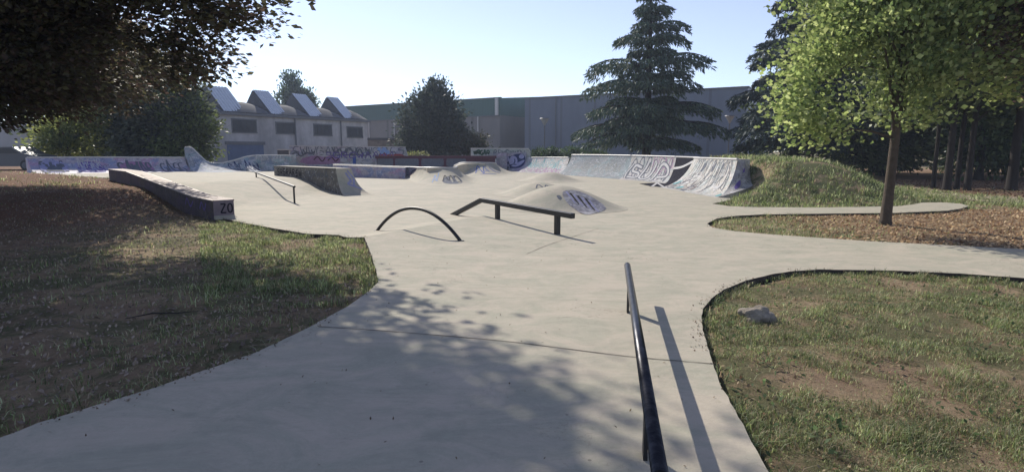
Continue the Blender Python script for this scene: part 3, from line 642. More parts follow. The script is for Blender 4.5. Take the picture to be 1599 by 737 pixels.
def surv(px, py, hf):
    p = at(px, py, 0)
    best = None
    for Y in np.arange(12, 22, .01):
        p = aty(px, py, Y)
        if p.z <= hf(p.x, p.y): return (p.x, p.y)
    return (p.x, p.y)
drape(r1, [surv(px, py, h1) for px, py in ((876, 301), (888, 297), (905, 299), (925, 308), (948, 324), (942, 330), (930, 333), (918, 336), (900, 328), (885, 318))], h1, M['scratch'], 'paint_patch', it=1)
drape(r1, [surv(px, py, h1) for px, py in ((868, 306), (874, 305), (878, 310), (873, 313))], h1, 'grey', 'paint_mark')
for k in range(7):
    a = surv(884 + k * 6, 300 + k * 2.2, h1); b = surv(898 + k * 6.2, 318 + k * 2.3, h1); a, b = Vector(a), Vector(b); d = (b - a).normalized(); nn = Vector((-d.y, d.x)) * .03
    V = []
    for t in np.linspace(0, 1, 9):
        p = a.lerp(b, t)
        for sg in (1, -1): q_ = p + nn * sg * (1 - .5 * t); V.append((q_.x, q_.y, h1(q_.x, q_.y) + .012))
    mk('scratch_line', V, [(2 * i, 2 * i + 1, 2 * i + 3, 2 * i + 2) for i in range(8)], ink(('lilac', 'black')[k % 2]), r1)
r2, s2 = roller('concrete_mound', 'middle hump with a small dark scribble, just behind the one with the paint patch', 1.0, 21.6, R(10), 1.75, 2.1, .46)
h2 = hump_h(1.0, 21.6, R(10), 1.75, 2.1, .46, 1.0)
r3, s3 = roller('concrete_mound', 'farthest and barest hump, in front of the grey-teal quarter pipe', 2.1, 31.5, R(0), 1.9, 2.2, .46)
strokes('scribble', s2, [([(.42, .3), (.46, .38), (.5, .28), (.54, .36), (.57, .28)], .05), ([(.44, .24), (.5, .22), (.56, .25)], .04)], 'grey', r2)
# ================================================================== RAILS
def bez_arch(a, b, h, n=28):
    out = []
    for i in range(n + 1):
        t = i / n; p = a.lerp(b, t); out.append(p + Vector((0, 0, h * (1 - abs(2 * t - 1) ** 2.1))))
    return out
A = ground(588, 360) - Vector((0, 0, .02)); B = ground(720, 376) - Vector((0, 0, .02))
root = thing('arch_rail', 'low black round-tube rail bent into an arch', 'skate rail', (A + B) / 2)
MB().tube(bez_arch(A, B, .53), .031, 12).build('tube', M['black_metal'], root, smooth=True)
for p in (A, B): MB().tube([p + Vector((0, 0, .012)), p + Vector((0, 0, .028))], .055, 14).build('foot_plate', M['black_metal'], root)
# kinked rail
p1 = ground(777, 342); p2 = ground(870, 366); dd = Vector((p2.x - p1.x, p2.y - p1.y, 0)).normalized()
def on_line(px, py):
    k = (px - 799.5) / F
    # find point on vertical plane through p1,p2
    a, b, c = ray(px, py); # (a t, b t) = p1 + dd s
    det = a * (-dd.y) + b * dd.x; t = (p1.x * (-dd.y) + p1.y * dd.x) / det
    return Vector((a * t, b * t, CH + c * t))
K = on_line(752, 312.5); E_ = on_line(895, 337.5); Ft = on_line(707, 337); Ft.z = float(Hc(Ft.x, Ft.y)) - .02
T1 = on_line(777, 317); T2 = on_line(870, 333)
root = thing('kinked_rail', 'black square-section rail with a slanted end running down to the ground, on two posts', 'skate rail', (p1 + p2) / 2)
up = Vector((0, 0, 1)); sd_ = Vector((-dd.y, dd.x, 0))
def bar(mb, a, b, wd, ht, ea=None, eb=None):
    d = (b - a).normalized(); v = d.cross(sd_).normalized();
    if v.z < 0: v = -v
    c = [a - sd_ * wd / 2 - v * ht / 2, b - sd_ * wd / 2 - v * ht / 2, b + sd_ * wd / 2 - v * ht / 2, a + sd_ * wd / 2 - v * ht / 2]
    mb.hexa(c + [q_ + v * ht for q_ in c]); return mb
mb = MB()
# swept mitred profile
def sweep(path, wd, ht):
    V = []; n = len(path)
    for i, p in enumerate(path):
        d = (path[min(i + 1, n - 1)] - path[max(i - 1, 0)]).normalized(); v = sd_.cross(d).normalized(); v = v if v.z > 0 else -v
        if i == 0: v = Vector((0, 0, 1)) if abs(d.z) < .1 else v
        k = 1.0
        if 0 < i < n - 1:
            d1 = (path[i] - path[i - 1]).normalized(); k = 1 / max(.5, abs(d.dot(d1)))
        V += [p - sd_ * wd / 2 - v * ht * k / 2, p + sd_ * wd / 2 - v * ht * k / 2, p + sd_ * wd / 2 + v * ht * k / 2, p - sd_ * wd / 2 + v * ht * k / 2]
    Fc = [(i * 4 + k, i * 4 + (k + 1) % 4, i * 4 + 4 + (k + 1) % 4, i * 4 + 4 + k) for i in range(n - 1) for k in range(4)] + [(3, 2, 1, 0), tuple(range(4 * n - 4, 4 * n))]
    return MB().add(V, Fc)
Ft2 = Ft + (Ft - K).normalized() * .08
bo = sweep([Ft2, K, E_], .10, .10).build('bar', M['black_metal'], root)
bv = bo.modifiers.new('bevel', 'BEVEL'); bv.width = .012; bv.segments = 2
for (p, T) in ((p1, T1), (p2, T2)):
    po = MB().box(p - dd * .05 - sd_ * .04 + Vector((0, 0, -.04)), dd * .10, sd_ * .08, (0, 0, T.z - p.z + .02)).build('post', M['black_metal'], root)
# far down-rail
q1 = ground(401, 288.5); q2 = ground(460, 317.5)
def onl(px, py, Y): return aty(px, py, Y)
root = thing('down_rail', 'thin black handrail-like rail on two posts, sloping down the far bank', 'skate rail', (q1 + q2) / 2)
d2 = (q2 - q1).normalized(); h = .52
a = q1 - d2 * .35 + Vector((0, 0, h)); b = q2 + d2 * .14 + Vector((0, 0, h))
MB().tube([a, b], .036, 8).build('bar', M['black_metal'], root)
for p in (q1, q2): MB().tube([p - Vector((0, 0, .05)), p + Vector((0, 0, h))], .030, 8).build('post', M['black_metal'], root)
# near flat rail
root = thing('flat_rail', 'nearest rail, a long straight worn steel tube on two low flat posts', 'skate rail', (.93, 4.2, 0))
n1 = Vector((1.275, 6.26, .35)); n0 = Vector((.575, 2.07, .35))
MB().tube([n0, n1], .0345, 20).build('tube', M['worn_metal'], root, smooth=False)
root.children[0].data.polygons.foreach_set('use_smooth', [len(p.vertices) == 4 for p in root.children[0].data.polygons])
dn = (n1 - n0); dn.z = 0; dn.normalize(); sn = Vector((-dn.y, dn.x, 0))
for p in (Vector((1.165, 5.63, 0)), Vector((.705, 2.86, 0))):
    MB().box(p - dn * .05 - sn * .011 + Vector((0, 0, -.03)), dn * .10, sn * .022, (0, 0, .35)).build('post', M['black_metal'], root)
# ================================================================== BUILDINGS
M['render_old'] = plain('stained_grey_render', (.58, .575, .56), .9, 0, .35, .8, .3, dirt=(.22, .215, .21))
M['roof_dark'] = plain('dark_roofing_felt', (.10, .105, .115), .9, 0, .3, 1.5, .2)
M['glass_corr'] = plain('corrugated_translucent_sheet', (.62, .66, .70), .25, .2, .15, 5, 0)
M['dark_glass'] = plain('dark_window', (.03, .035, .045), .3, 0, .3, 3, 0)
M['blue_door'] = plain('faded_blue_door', (.10, .15, .26), .6, 0, .25, 1.5, 0)
M['trim'] = plain('grey_metal_trim', (.16, .17, .18), .6, .3, .2, 4, 0)
D1 = aty(300, 178, 60); D1 = Vector((-33.5, 58, 0)); D2 = Vector((-19.45, 79, 0))
Eh = 5.5
u_ = (D2 - D1).normalized(); n_ = Vector((u_.y, -u_.x, 0)); LF = (D2 - D1).length; nb = 5; bw = LF / nb
root = thing('factory', 'old stained grey factory with barrel roofs and slanted white skylights, behind the left trees', 'building', (D1 + D2) / 2)
def fp(s, o, z): return D1 + u_ * s + n_ * o + Vector((0, 0, z))
MB().hexa([fp(0, -14, -.3), fp(LF, -14, -.3), fp(LF, 0, -.3), fp(0, 0, -.3), fp(0, -14, Eh), fp(LF, -14, Eh), fp(LF, 0, Eh), fp(0, 0, Eh)]).build('wall', M['render_old'], root)
mb = MB(); mb.box(fp(-.2, -.0, Eh - .1), u_ * (LF + .4), n_ * .35, (0, 0, .28)); mb.build('gutter', M['trim'], root)
def fac_s(px, py):  # position on the facade
    a, b, c = ray(px, py); det = a * (-u_.y) + b * u_.x; t = (D1.x * (-u_.y) + D1.y * u_.x) / det; p = Vector((a * t, b * t, CH + c * t)); return (p - D1).dot(u_), p.z
bot = [(262, 300), (351, 380), (425, 446), (485, 504), (539, 554)]
ds = [fac_s(a, 180)[0] for a, b in bot]; dw = [max(1.7, (fac_s(b, 180)[0] - q_) * 1.25) for (a, b), q_ in zip(bot, ds)]
vb = [(ds[i] - .1, (ds[i + 1] if i < 4 else LF) - .1) for i in range(5)]
for i in range(5):
    c = (vb[i][0] + vb[i][1]) / 2 + .4; hw_ = (vb[i][1] - vb[i][0]) / 2 - .0
    V = []
    for (o, k) in ((0.05, .10), (-1.2, .75), (-2.2, 1.0), (-14, 1.0)):
        V += [fp(min(c + hw_ * math.cos(a), LF + .1), o, Eh + .12 + 1.45 * k * math.sin(a)) for a in np.linspace(0, math.pi, 13)]
    Fc = [(r_ * 13 + k, r_ * 13 + k + 1, r_ * 13 + 14 + k, r_ * 13 + 13 + k) for r_ in range(3) for k in range(12)]
    mk('roof', V, Fc, M['roof_dark'], root, smooth=True)
    s0 = ds[i]; wd = dw[i]
    zt = Eh + 3.1; zb = Eh + .25; ob = -.3; ot = -3.6
    poly = [fp(s0, ob, zb), fp(s0, ot, zt), fp(s0, ot - 2.0, Eh + 1.0), fp(s0, ot - 2.0, Eh)]
    dm = MB().prism(poly + [fp(s0, ob, Eh)], u_ * wd).build('dormer', M['roof_dark'], root)
    sk = MB(); nd_ = (fp(0, ot, zt) - fp(0, ob, zb)).normalized().cross(u_).normalized(); nd_ = nd_ if nd_.z > 0 else -nd_
    nr = 7
    cs = []
    a0 = fp(s0 + .05, ob + .05, zb - .02) + nd_ * .03; b0 = fp(s0 + .05, ot, zt) + nd_ * .03
    for k in range(nr):
        w0 = (wd - .1) * k / nr; w1 = (wd - .1) * (k + .62) / nr; w2 = (wd - .1) * (k + 1) / nr
        cs += [u_ * w0 + nd_ * .10, u_ * w1 + nd_ * .10, u_ * (w1 + .03) + nd_ * .02, u_ * (w2 - .03) + nd_ * .02]
    V = [a0 + c_ for c_ in cs] + [b0 + c_ for c_ in cs]; m_ = len(cs)
    mk('sheet', V, [(k, k + 1, m_ + k + 1, m_ + k) for k in range(m_ - 1)], M['glass_corr'], dm)
def window(root, s, z, wd, ht, mat='dark_glass'):
    f = MB(); f.box(fp(s - .12, 0.003, z - .12), u_ * (wd + .24), n_ * .09, (0, 0, .12)); f.box(fp(s - .12, .003, z + ht), u_ * (wd + .24), n_ * .09, (0, 0, .14))
    f.box(fp(s - .1, .003, z), u_ * .1, n_ * .06, (0, 0, ht)); f.box(fp(s + wd, .003, z), u_ * .1, n_ * .06, (0, 0, ht))
    fo = f.build('window', M['trim'], root)
    g = MB(); g.box(fp(s, .003, z), u_ * wd, n_ * .02, (0, 0, ht)); g.build('pane', M[mat], fo)
    for k in range(1, 5): MB().box(fp(s + wd * k / 5 - .025, .023, z), u_ * .05, n_ * .02, (0, 0, ht)).build('glazing_bar', M['dark_glass'], fo)
for x0, x1, yt, yb in ((362, 399, 187, 206), (431, 459, 192, 208), (490, 517, 195, 211), (542, 565, 199, 214)):
    s0, zt = fac_s(x0, yt); s1, _ = fac_s(x1, yt); _, zb = fac_s(x0, yb); window(root, s0, zb, s1 - s0, zt - zb)
s0, zt = fac_s(354, 226); s1, _ = fac_s(411, 226)
dr = MB(); dr.box(fp(s0, .003, 0), u_ * (s1 - s0), n_ * .05, (0, 0, zt)); door = dr.build('door', M['blue_door'], root)
MB().box(fp(s0 - .2, .003, zt), u_ * (s1 - s0 + .4), n_ * .12, (0, 0, .35)).build('lintel', M['trim'], root)
for px in (459.5, 531): s_, _ = fac_s(px, 190); MB().tube([fp(s_, .14, 0), fp(s_, .14, Eh)], .09, 6).build('downpipe', M['trim'], root)
# boundary wall by the factory
rr, ss, P = slabwall('brick_yard_wall', 'low weathered brick yard wall with a dark capping, right of the factory', 'wall', [(574, 219), (668, 219)], 66, .4, plain('weathered_brick', (.27, .23, .19), .95, 0, .5, 2.5, .3, dirt=(.13, .11, .10)))
MB().box(P[0] + Vector((0, -.1, 0)), P[1] - P[0], (0, .6, 0), (0, 0, .25)).build('capping', M['roof_dark'], rr)
rr, ss, P = slabwall('rubbish_skip', 'small dark metal container with a pale rim, left end of the graffiti wall', 'container', [(433, 234.5), (452.5, 234.5)], 50.5, 1.4, M['roof_dark'])
MB().box(P[0] + Vector((0, -.04, -.02)), P[1] - P[0], (0, .06, 0), (0, 0, .09)).build('rim', M['coping'], rr); MB().box(Vector((P[1].x - .07, 50.44, -.05)), (.09, 0, 0), (0, .05, 0), (0, 0, P[1].z)).build('rim', M['coping'], rr)
# green-topped warehouse
M['panel_grey'] = None
def clad(name, c1, seam, sp, horiz=False, ax=(1, 0, 0)):
    m, t, b = newmat(name); g = t.nodes.new('ShaderNodeNewGeometry'); dp = nd(t, 'ShaderNodeVectorMath', operation='DOT_PRODUCT'); dp.inputs[1].default_value = ax
    t.links.new(g.outputs['Position'], dp.inputs[0]); fr = nd(t, 'ShaderNodeMath', operation='PINGPONG'); t.links.new(dp.outputs['Value'], fr.inputs[0]); fr.inputs[1].default_value = sp / 2
    lt = nd(t, 'ShaderNodeMath', operation='LESS_THAN'); t.links.new(fr.outputs[0], lt.inputs[0]); lt.inputs[1].default_value = sp * .035
    v = pos_vec(t, (1, 1, .3)); c = mixc(t, noise_f(t, v, .5, 6, .7, .3, .7), c1, tuple(x * .8 for x in c1)); c = mixc(t, mul(t, lt.outputs[0], .55), c, seam)
    t.links.new(c, b.inputs['Base Color']); b.inputs['Roughness'].default_value = .8; return m
G1 = Vector((-30, 106, 0)); G2 = Vector((-1.8, 88, 0)); ug = (G2 - G1).normalized(); ng = Vector((ug.y, -ug.x, 0)); LG = (G2 - G1).length
M['green'] = clad('green_corrugated_cladding', (.075, .15, .135), (.04, .08, .07), .5, ax=tuple(ug))
M['tan'] = clad('grey_brown_wall_panels', (.22, .21, .20), (.10, .10, .10), 6.0, ax=tuple(ug))
root = thing('green_warehouse', 'long warehouse with a green corrugated upper band, behind the round dark tree', 'building', (G1 + G2) / 2)
gh = lambda s: 9.3
MB().box(G1 + Vector((0, 0, -.3)), ug * LG, -ng * 24, (0, 0, 7.2)).build('wall', M['tan'], root)
MB().box(G1 + ng * .05 + Vector((0, 0, 6.9)), ug * (LG + .05), -ng * 24.1, (0, 0, 2.5)).build('cladding', M['green'], root)
MB().box(G1 + ng * .12 + Vector((0, 0, 9.4)), ug * (LG + .15), -ng * .4, (0, 0, .14)).build('roof_edge', M['trim'], root)
mr_ = MB().add([G1 + ng * .0 + Vector((0, 0, 9.4)), G2 + Vector((0, 0, 9.4)), G2 - ng * 12 + Vector((0, 0, 10.5)), G1 - ng * 12 + Vector((0, 0, 10.5)), G2 - ng * 24 + Vector((0, 0, 9.4)), G1 - ng * 24 + Vector((0, 0, 9.4))],
               [(0, 1, 2, 3), (3, 2, 4, 5), (1, 4, 2), (0, 3, 5)]); mr_.build('roof', M['green'], root)
MB().box(G1 + ng * .06 + Vector((0, 0, 6.75)), ug * LG, ng * .1, (0, 0, .16)).build('ledge_strip', M['trim'], root)
MB().box(G2 - ug * .7 + ng * .08 + Vector((0, 0, 6.9)), ug * .5, ng * .25, (0, 0, 2.5)).build('corner_post', M['coping'], root)
for s_ in (6, 12, 18, 24, 29.5): MB().tube([G1 + ug * s_ + ng * .2, G1 + ug * s_ + ng * .2 + Vector((0, 0, 6.8))], .1, 6).build('downpipe', M['coping'], root)
# big grey hall
W1 = Vector((1.85, 85, 0)); W2 = Vector((27.9, 70, 0)); uw = (W2 - W1).normalized(); nw = Vector((uw.y, -uw.x, 0)); LW = (W2 - W1).length
M['hall'] = clad('grey_precast_panels', (.17, .20, .25), (.10, .11, .13), 5.0, ax=tuple(uw))
M['hall_end'] = clad('pale_end_cladding', (.50, .53, .58), (.35, .37, .4), 2.4, ax=tuple(nw))
root = thing('grey_hall', 'large plain grey industrial hall with a pale end wall, behind the big cedar', 'building', (W1 + W2) / 2)
MB().box(W1 + Vector((0, 0, -.3)), uw * LW, -nw * 22, (0, 0, 9.3)).build('wall', M['hall'], root)
MB().box(W1 - uw * .1 + nw * .15 + Vector((0, 0, 9.0)), uw * (LW + .25), -nw * 22.3, (0, 0, .18)).build('roof_edge', M['trim'], root)
ew = MB().box(W2 + uw * .003 + Vector((0, 0, -.3)), uw * .2, -nw * 22, (0, 0, 9.2)).build('end_wall', M['hall_end'], root)
wn = MB().box(W2 + uw * .206 - nw * 5 + Vector((0, 0, 2.6)), uw * .04, -nw * 2.2, (0, 0, 2.2)).build('window', M['dark_glass'], root)
for s_ in (5, 17): MB().tube([W1 + uw * s_ + nw * .12, W1 + uw * s_ + nw * .12 + Vector((0, 0, 8.9))], .07, 6).build('downpipe', M['trim'], root)
# far left shed seen past the bush
rr, ss, P = slabwall('far_shed', 'plain pale grey shed at the far left edge under the branches', 'building', [(-120, 196), (75, 190)], 62, 6, plain('pale_grey_render', (.42, .42, .42), .9, 0, .2, .6, .1))
# parked car, mostly hidden
cx = thing('parked_car', 'dark grey parked car at the far left edge, mostly hidden by the ramp', 'car', (-31.6, 37, 0.0)); c0 = Vector((-31.6, 37, .40))
prof_c = [(-2.1, .25), (-2.15, .7), (-2.0, .95), (-1.3, 1.02), (-.75, 1.42), (.6, 1.46), (1.25, 1.05), (2.0, .9), (2.15, .6), (2.1, .25)]
MB().prism([c0 + Vector((x, -.85, z)) for x, z in prof_c], (0, 1.7, 0)).build('body', plain('dull_grey_car_paint', (.10, .11, .125), .35, .3, .1, 2, 0), cx)
for x in (-1.3, 1.35):
    wh = MB().tube([c0 + Vector((x, -.92, .32)), c0 + Vector((x, -.7, .32))], .33, 18).build('wheel', M['black_metal'], cx); MB().tube([c0 + Vector((x, -.95, .32)), c0 + Vector((x, -.93, .32))], .2, 14).build('rim', M['trim'], wh)
MB().prism([c0 + Vector((x, -.865, z)) for x, z in ((-1.1, 1.05), (-.7, 1.36), (.5, 1.38), (1.0, 1.05))], (0, .01, 0)).build('side_window', M['dark_glass'], cx)
# street lamps
def lamp(px, ytop, Y, label):
    p = aty(px, ytop, Y); root = thing('street_lamp', label, 'street lamp', (p.x, Y, 0), 'street lamps before the grey hall')
    H = p.z; b = Vector((p.x, Y, 0)); MB().tube([b + Vector((0, 0, -.3)), b + Vector((0, 0, H - .75))], [.07, .05], 8).build('pole', M['trim'], root)
    MB().tube([b + Vector((0, 0, H - .75)), b + Vector((0, 0, H - .6)), b + Vector((0, 0, H - .08))], [.06, .12, .42], 12).build('lamp_shade', plain('frosted_lamp_bowl', (.35, .38, .42), .3), root)
    MB().tube([b + Vector((0, 0, H - .08)), b + Vector((0, 0, H))], [.5, .42], 12).build('cap', M['trim'], root); return root
lamp(850.5, 184.5, 58, 'slim street lamp standing alone in the middle of the grey hall wall'); lamp(1140, 180.5, 55, 'slim street lamp at the right corner of the grey hall, near the pale end wall')
# ================================================================== TREES
def leafcloud(C, N, size, col, colvar=.25, aspect=.55, up=.5, dirs=None, fold=.25):
    """rhombus leaves at centres C"""
    n = len(C); d = rng.normal(size=(n, 3)) if dirs is None else dirs + rng.normal(size=(n, 3)) * .35
    d /= np.linalg.norm(d, axis=1)[:, None] + 1e-9
    nn = rng.normal(size=(n, 3)) * (1 - up) + np.array([0, 0, 1]) * up; s = np.cross(d, nn); s /= np.linalg.norm(s, axis=1)[:, None] + 1e-9; nn = np.cross(s, d)
    L = size * rng.uniform(.6, 1.3, n)[:, None]; W = L * aspect * .5
    V = np.stack([C - d * L * .5, C + s * W + nn * W * fold, C + d * L * .5, C - s * W + nn * W * fold], 1).reshape(-1, 3)
    Fq = np.arange(4 * n).reshape(-1, 4); c = np.repeat(col, 4, axis=0) if getattr(col, 'ndim', 1) == 2 else np.tile(col, (4 * n, 1))
    return V, Fq, c
def pal(n, cols, w=None, var=.25):
    c = np.array(cols)[rng.choice(len(cols), n, p=w)]; return np.clip(c * rng.uniform(1 - var, 1 + var, (n, 1)), 0, 1)
def tree(name, label, base, lumps, nclump, per, size, cols, trunk_r, fork, seed=0, mat='leaf', bark='bark', droop=0., csd=.45, group='trees', up=.45, limbs=26, lean=(0, 0), shell=.5, cat='tree', flat=.55, gaps=-.28, aspect=.55):
    global rng
    rng = np.random.default_rng(seed); random.seed(seed)
    root = thing(name, label, cat, base, group); base = Vector(base)
    wts = np.array([l[3] * l[4] * l[5] for l in lumps]) ** .8; wts /= wts.sum(); k = rng.choice(len(lumps), nclump, p=wts)
    d = rng.normal(size=(nclump, 3)); d /= np.linalg.norm(d, axis=1)[:, None]; r = rng.uniform(0, 1, nclump) ** shell
    Lp = np.array(lumps); C = Lp[k, :3] + d * r[:, None] * Lp[k, 3:6] * rng.uniform(.82, 1.10, (nclump, 1))
    # keep gaps: drop clumps where a coarse noise is low
    keep = np.array([noise.noise(Vector(c) * .55 + Vector((seed, 0, 0))) > gaps for c in C]); C = C[keep]
    # leaf clouds
    m = len(C) * per; cc = np.repeat(C, per, axis=0); P = cc + rng.normal(size=(m, 3)) * np.array([csd, csd, csd * flat])
    if droop: P[:, 2] -= np.abs(rng.normal(size=m)) * droop
    out = P - np.array(base + Vector((lean[0], lean[1], fork)))[None]; out /= np.linalg.norm(out, axis=1)[:, None] + 1e-9; out[:, 2] -= .35
    tone = np.repeat(rng.uniform(.75, 1.25, len(C)), per)[:, None]
    V, Fq, c = leafcloud(P, m, size, np.clip(pal(m, cols) * tone, 0, 1), up=up, dirs=out, aspect=aspect)
    # trunk and limbs
    mb = MB(); top = base + Vector((lean[0], lean[1], fork)); zt = max(l[2] + l[5] * .5 for l in lumps)
    cen = Vector((float(Lp[:, 0].mean()), float(Lp[:, 1].mean()), zt))
    path = [base + Vector((0, 0, -.15)), base + Vector((0, 0, .12)), base.lerp(top, .35), base.lerp(top, .7), top, top.lerp(cen, .35), top.lerp(cen, .7), cen]
    mb.tube(path, [trunk_r * 1.55, trunk_r * 1.15, trunk_r, trunk_r * .92, trunk_r * .88, trunk_r * .6, trunk_r * .35, trunk_r * .12], 12)
    sel = rng.choice(len(C), min(limbs, len(C)), replace=False)
    for j in sel:
        c_ = Vector(C[j]); t0 = random.uniform(.0, .75); s0 = top.lerp(cen, t0) if c_.z > top.z + .3 else top.lerp(cen, random.uniform(0, .15))
        md = s0.lerp(c_, .5) + Vector((random.uniform(-.3, .3), random.uniform(-.3, .3), .12 * (c_ - s0).length * (1 if not droop else 1.6)))
        rr_ = trunk_r * .34 * (1 - .5 * t0); mb.tube([s0, s0.lerp(md, .5) + Vector((0, 0, .05)), md, md.lerp(c_, .5), c_], [rr_, rr_ * .75, rr_ * .5, rr_ * .3, rr_ * .1], 6)
    mb.build('trunk', M[bark], root, smooth=True)
    mk('crown', V, Fq, M[mat], root, col=c)
    return root
DG = [(.045, .070, .032), (.075, .108, .046), (.12, .155, .065)]
# big tree, upper left
tree('broadleaf_tree', 'large dark overhanging tree filling the upper left of the picture', (-13.3, 13.8, .05),
     [(-9.4, 11.8, 5.6, 4.8, 3.3, 2.0), (-11.3, 12.0, 4.2, 3.9, 2.5, 1.5), (-8.5, 11.6, 8.0, 4.4, 3.7, 2.6), (-13.5, 13.5, 6.0, 4.2, 4.2, 4.0), (-7.1, 11.5, 7.6, 2.5, 2.7, 2.2), (-7.6, 9.6, 6.6, 2.6, 2.2, 1.4), (-5.9, 12.2, 4.75, 1.5, 1.3, .7), (-6.9, 12.4, 3.5, .9, .9, .55), (-9.0, 8.6, 7.0, 3.2, 3.2, 1.6), (-13.2, 14, 3.4, 3.4, 3, 1.3), (-14.3, 19.6, 4.5, 3.6, 3.0, 1.8), (-16.5, 18, 5, 3, 3, 2), (-18.5, 15.5, 5.6, 4, 4, 2.6), (-18.5, 21.5, 4.3, 3.6, 3.0, 1.6)],
     3500, 95, .15, [(.080, .080, .048), (.11, .11, .06), (.12, .09, .07), (.075, .07, .05)], .34, 2.6, seed=11, mat='leaf_dark', bark='bark_dark', csd=.36, up=.62, limbs=60, lean=(.5, -.2), flat=.38, shell=.34, gaps=-.6, group='broadleaf trees')
# maple on the right island
YG = [(.20, .265, .10), (.26, .33, .13), (.12, .175, .07), (.37, .43, .20)]
tree('maple_tree', 'light green young maple standing on the bark island at the right', (8.52, 13.06, -.06),
     [(8.3, 13.1, 4.5, 2.1, 2.1, 2.1), (7.1, 13.0, 3.1, 1.35, 1.4, 1.25), (9.7, 13.2, 4.0, 1.7, 1.7, 1.6), (8.6, 13.3, 6.3, 2.2, 2.2, 1.7), (7.6, 12.9, 5.5, 1.7, 1.7, 1.5), (10.3, 13.0, 4.9, 1.0, 1.2, 1.2), (8.9, 12.6, 2.9, 1.1, 1.1, .6), (7.9, 12.8, 2.75, 1.3, 1.2, .6), (9.6, 13.0, 3.0, 1.2, 1.1, .6), (6.7, 13, 2.5, .8, .9, .7)],
     1050, 60, .108, YG, .105, 1.9, seed=5, csd=.30, up=.35, aspect=.85, limbs=44, lean=(.04, 0), flat=.6, gaps=-.10, shell=.42, group='broadleaf trees', bark='bark')
# purple leaved tree on the far right
PL = [(.07, .05, .052), (.10, .065, .062), (.10, .09, .055), (.16, .15, .08)]
tree('plum_tree', 'dark purple-brown leaved tree overhanging from the right edge', (14.6, 12.6, -.06),
     [(12.3, 11.9, 5.3, 2.9, 2.5, 2.5), (10.7, 12.0, 4.4, 1.5, 1.5, 1.5), (12.2, 11.8, 3.1, 2.1, 1.9, 1.0), (11.0, 11.6, 6.2, 1.9, 1.8, 1.6), (10.4, 11.5, 4.9, 1.1, 1.1, 1.0), (14.2, 12.5, 7.0, 3.2, 3.0, 2.0)], 900, 80, .115, PL, .24, 2.2, seed=23, mat='leaf_dark', bark='bark_dark', csd=.36, up=.6, limbs=36, flat=.5, shell=.5, group='broadleaf trees')
# round dark tree before the warehouse
tree('round_tree', 'round dense dark tree in front of the green warehouse', (-8.0, 60, 0),
     [(-8.2, 60, 4.8, 3.2, 3.0, 3.0), (-10.3, 60, 3.0, 1.5, 1.8, 1.8), (-6.0, 60, 3.4, 1.9, 1.8, 2.2), (-7.7, 60, 7.1, 1.6, 1.6, 1.6), (-8.2, 60, 2.0, 3.2, 2.6, 1.8)], 620, 38, .36, [(.035, .05, .04), (.05, .066, .05), (.07, .085, .062)], .3, 1.5, seed=31, mat='leaf_dark', bark='bark_dark', csd=.5, limbs=14, flat=.8, group='distant trees')
tree('shrub', 'bronze-green shrub at the right foot of the round tree', (-4.2, 58, 0), [(-4.2, 58, 2.1, 1.7, 1.6, 1.5), (-3.4, 58, 1.4, 1.6, 1.4, 1.2)], 120, 36, .3, [(.055, .05, .03), (.04, .05, .028)], .1, .6, seed=32, mat='leaf_dark', limbs=6, cat='shrub', group='distant trees')
tree('shrub', 'yellow-green bush above the maroon-panelled wall', (-8.4, 50.2, 0), [(-8.4, 50.2, 1.0, 1.3, .9, .75)], 60, 40, .2, [(.11, .14, .05), (.16, .17, .08)], .06, .4, seed=33, csd=.25, limbs=5, cat='shrub', group='distant trees')
# hedge between hall and ramps
for i, (px, Y, h_, lab) in enumerate(((842, 57, 1.75, 'low hedge bush between the bubble-letter ramp and the first lamp'), (868, 57, 1.75, 'low hedge bush just right of the lamp before the grey hall'), (900, 56, 1.85, 'low hedge bush left of the cedar, taller than its neighbours'), (930, 55, 1.6, 'low hedge bush under the left cedar boughs'))):
    x = (px - 799.5) / F * Y; tree('hedge_bush', lab, (x, Y, 0), [(x, Y, h_ * .6, 1.3, 1.0, h_ * .5)], 60, 40, .2, [(.045, .075, .03), (.03, .055, .022)], .06, .3, seed=40 + i, csd=.3, limbs=4, cat='hedge', group='hedge bushes')
# left background
tree('shrub', 'bright yellow-green leafy bush behind the left end of the lilac ramp', (-30.6, 40, .3), [(-30.6, 40, 2.4, 1.9, 1.8, 1.9), (-29.4, 40, 3.6, 1.5, 1.5, 1.3)], 190, 36, .27, [(.22, .26, .09), (.28, .32, .12), (.12, .16, .06)], .1, .8, seed=51, limbs=8, cat='shrub', group='trees behind the lilac ramp')
tree('dark_tree', 'very dark dense tree between the yellow-green bush and the willow', (-28.0, 43, .3), [(-28.0, 43, 4.0, 2.8, 2.4, 3.6), (-28.5, 43, 7, 3.2, 2.5, 2.6)], 480, 34, .32, DG, .25, 1.5, seed=52, mat='leaf_dark', bark='bark_dark', csd=.5, limbs=12, flat=.8, group='trees behind the lilac ramp')
tree('willow_tree', 'drooping grey-green willow behind the lilac ramp', (-24.4, 41, .3), [(-24.4, 41, 5.6, 3.2, 2.6, 2.2), (-25.2, 41, 3.4, 2.6, 2.2, 2.2), (-23, 41, 3.8, 2.2, 2, 2.2)], 460, 42, .34, [(.08, .10, .075), (.11, .13, .09), (.055, .07, .05)], .28, 2.0, seed=53, mat='leaf_dark', bark='bark_dark', csd=.35, droop=.9, up=.05, limbs=14, flat=1.2, group='trees behind the lilac ramp')
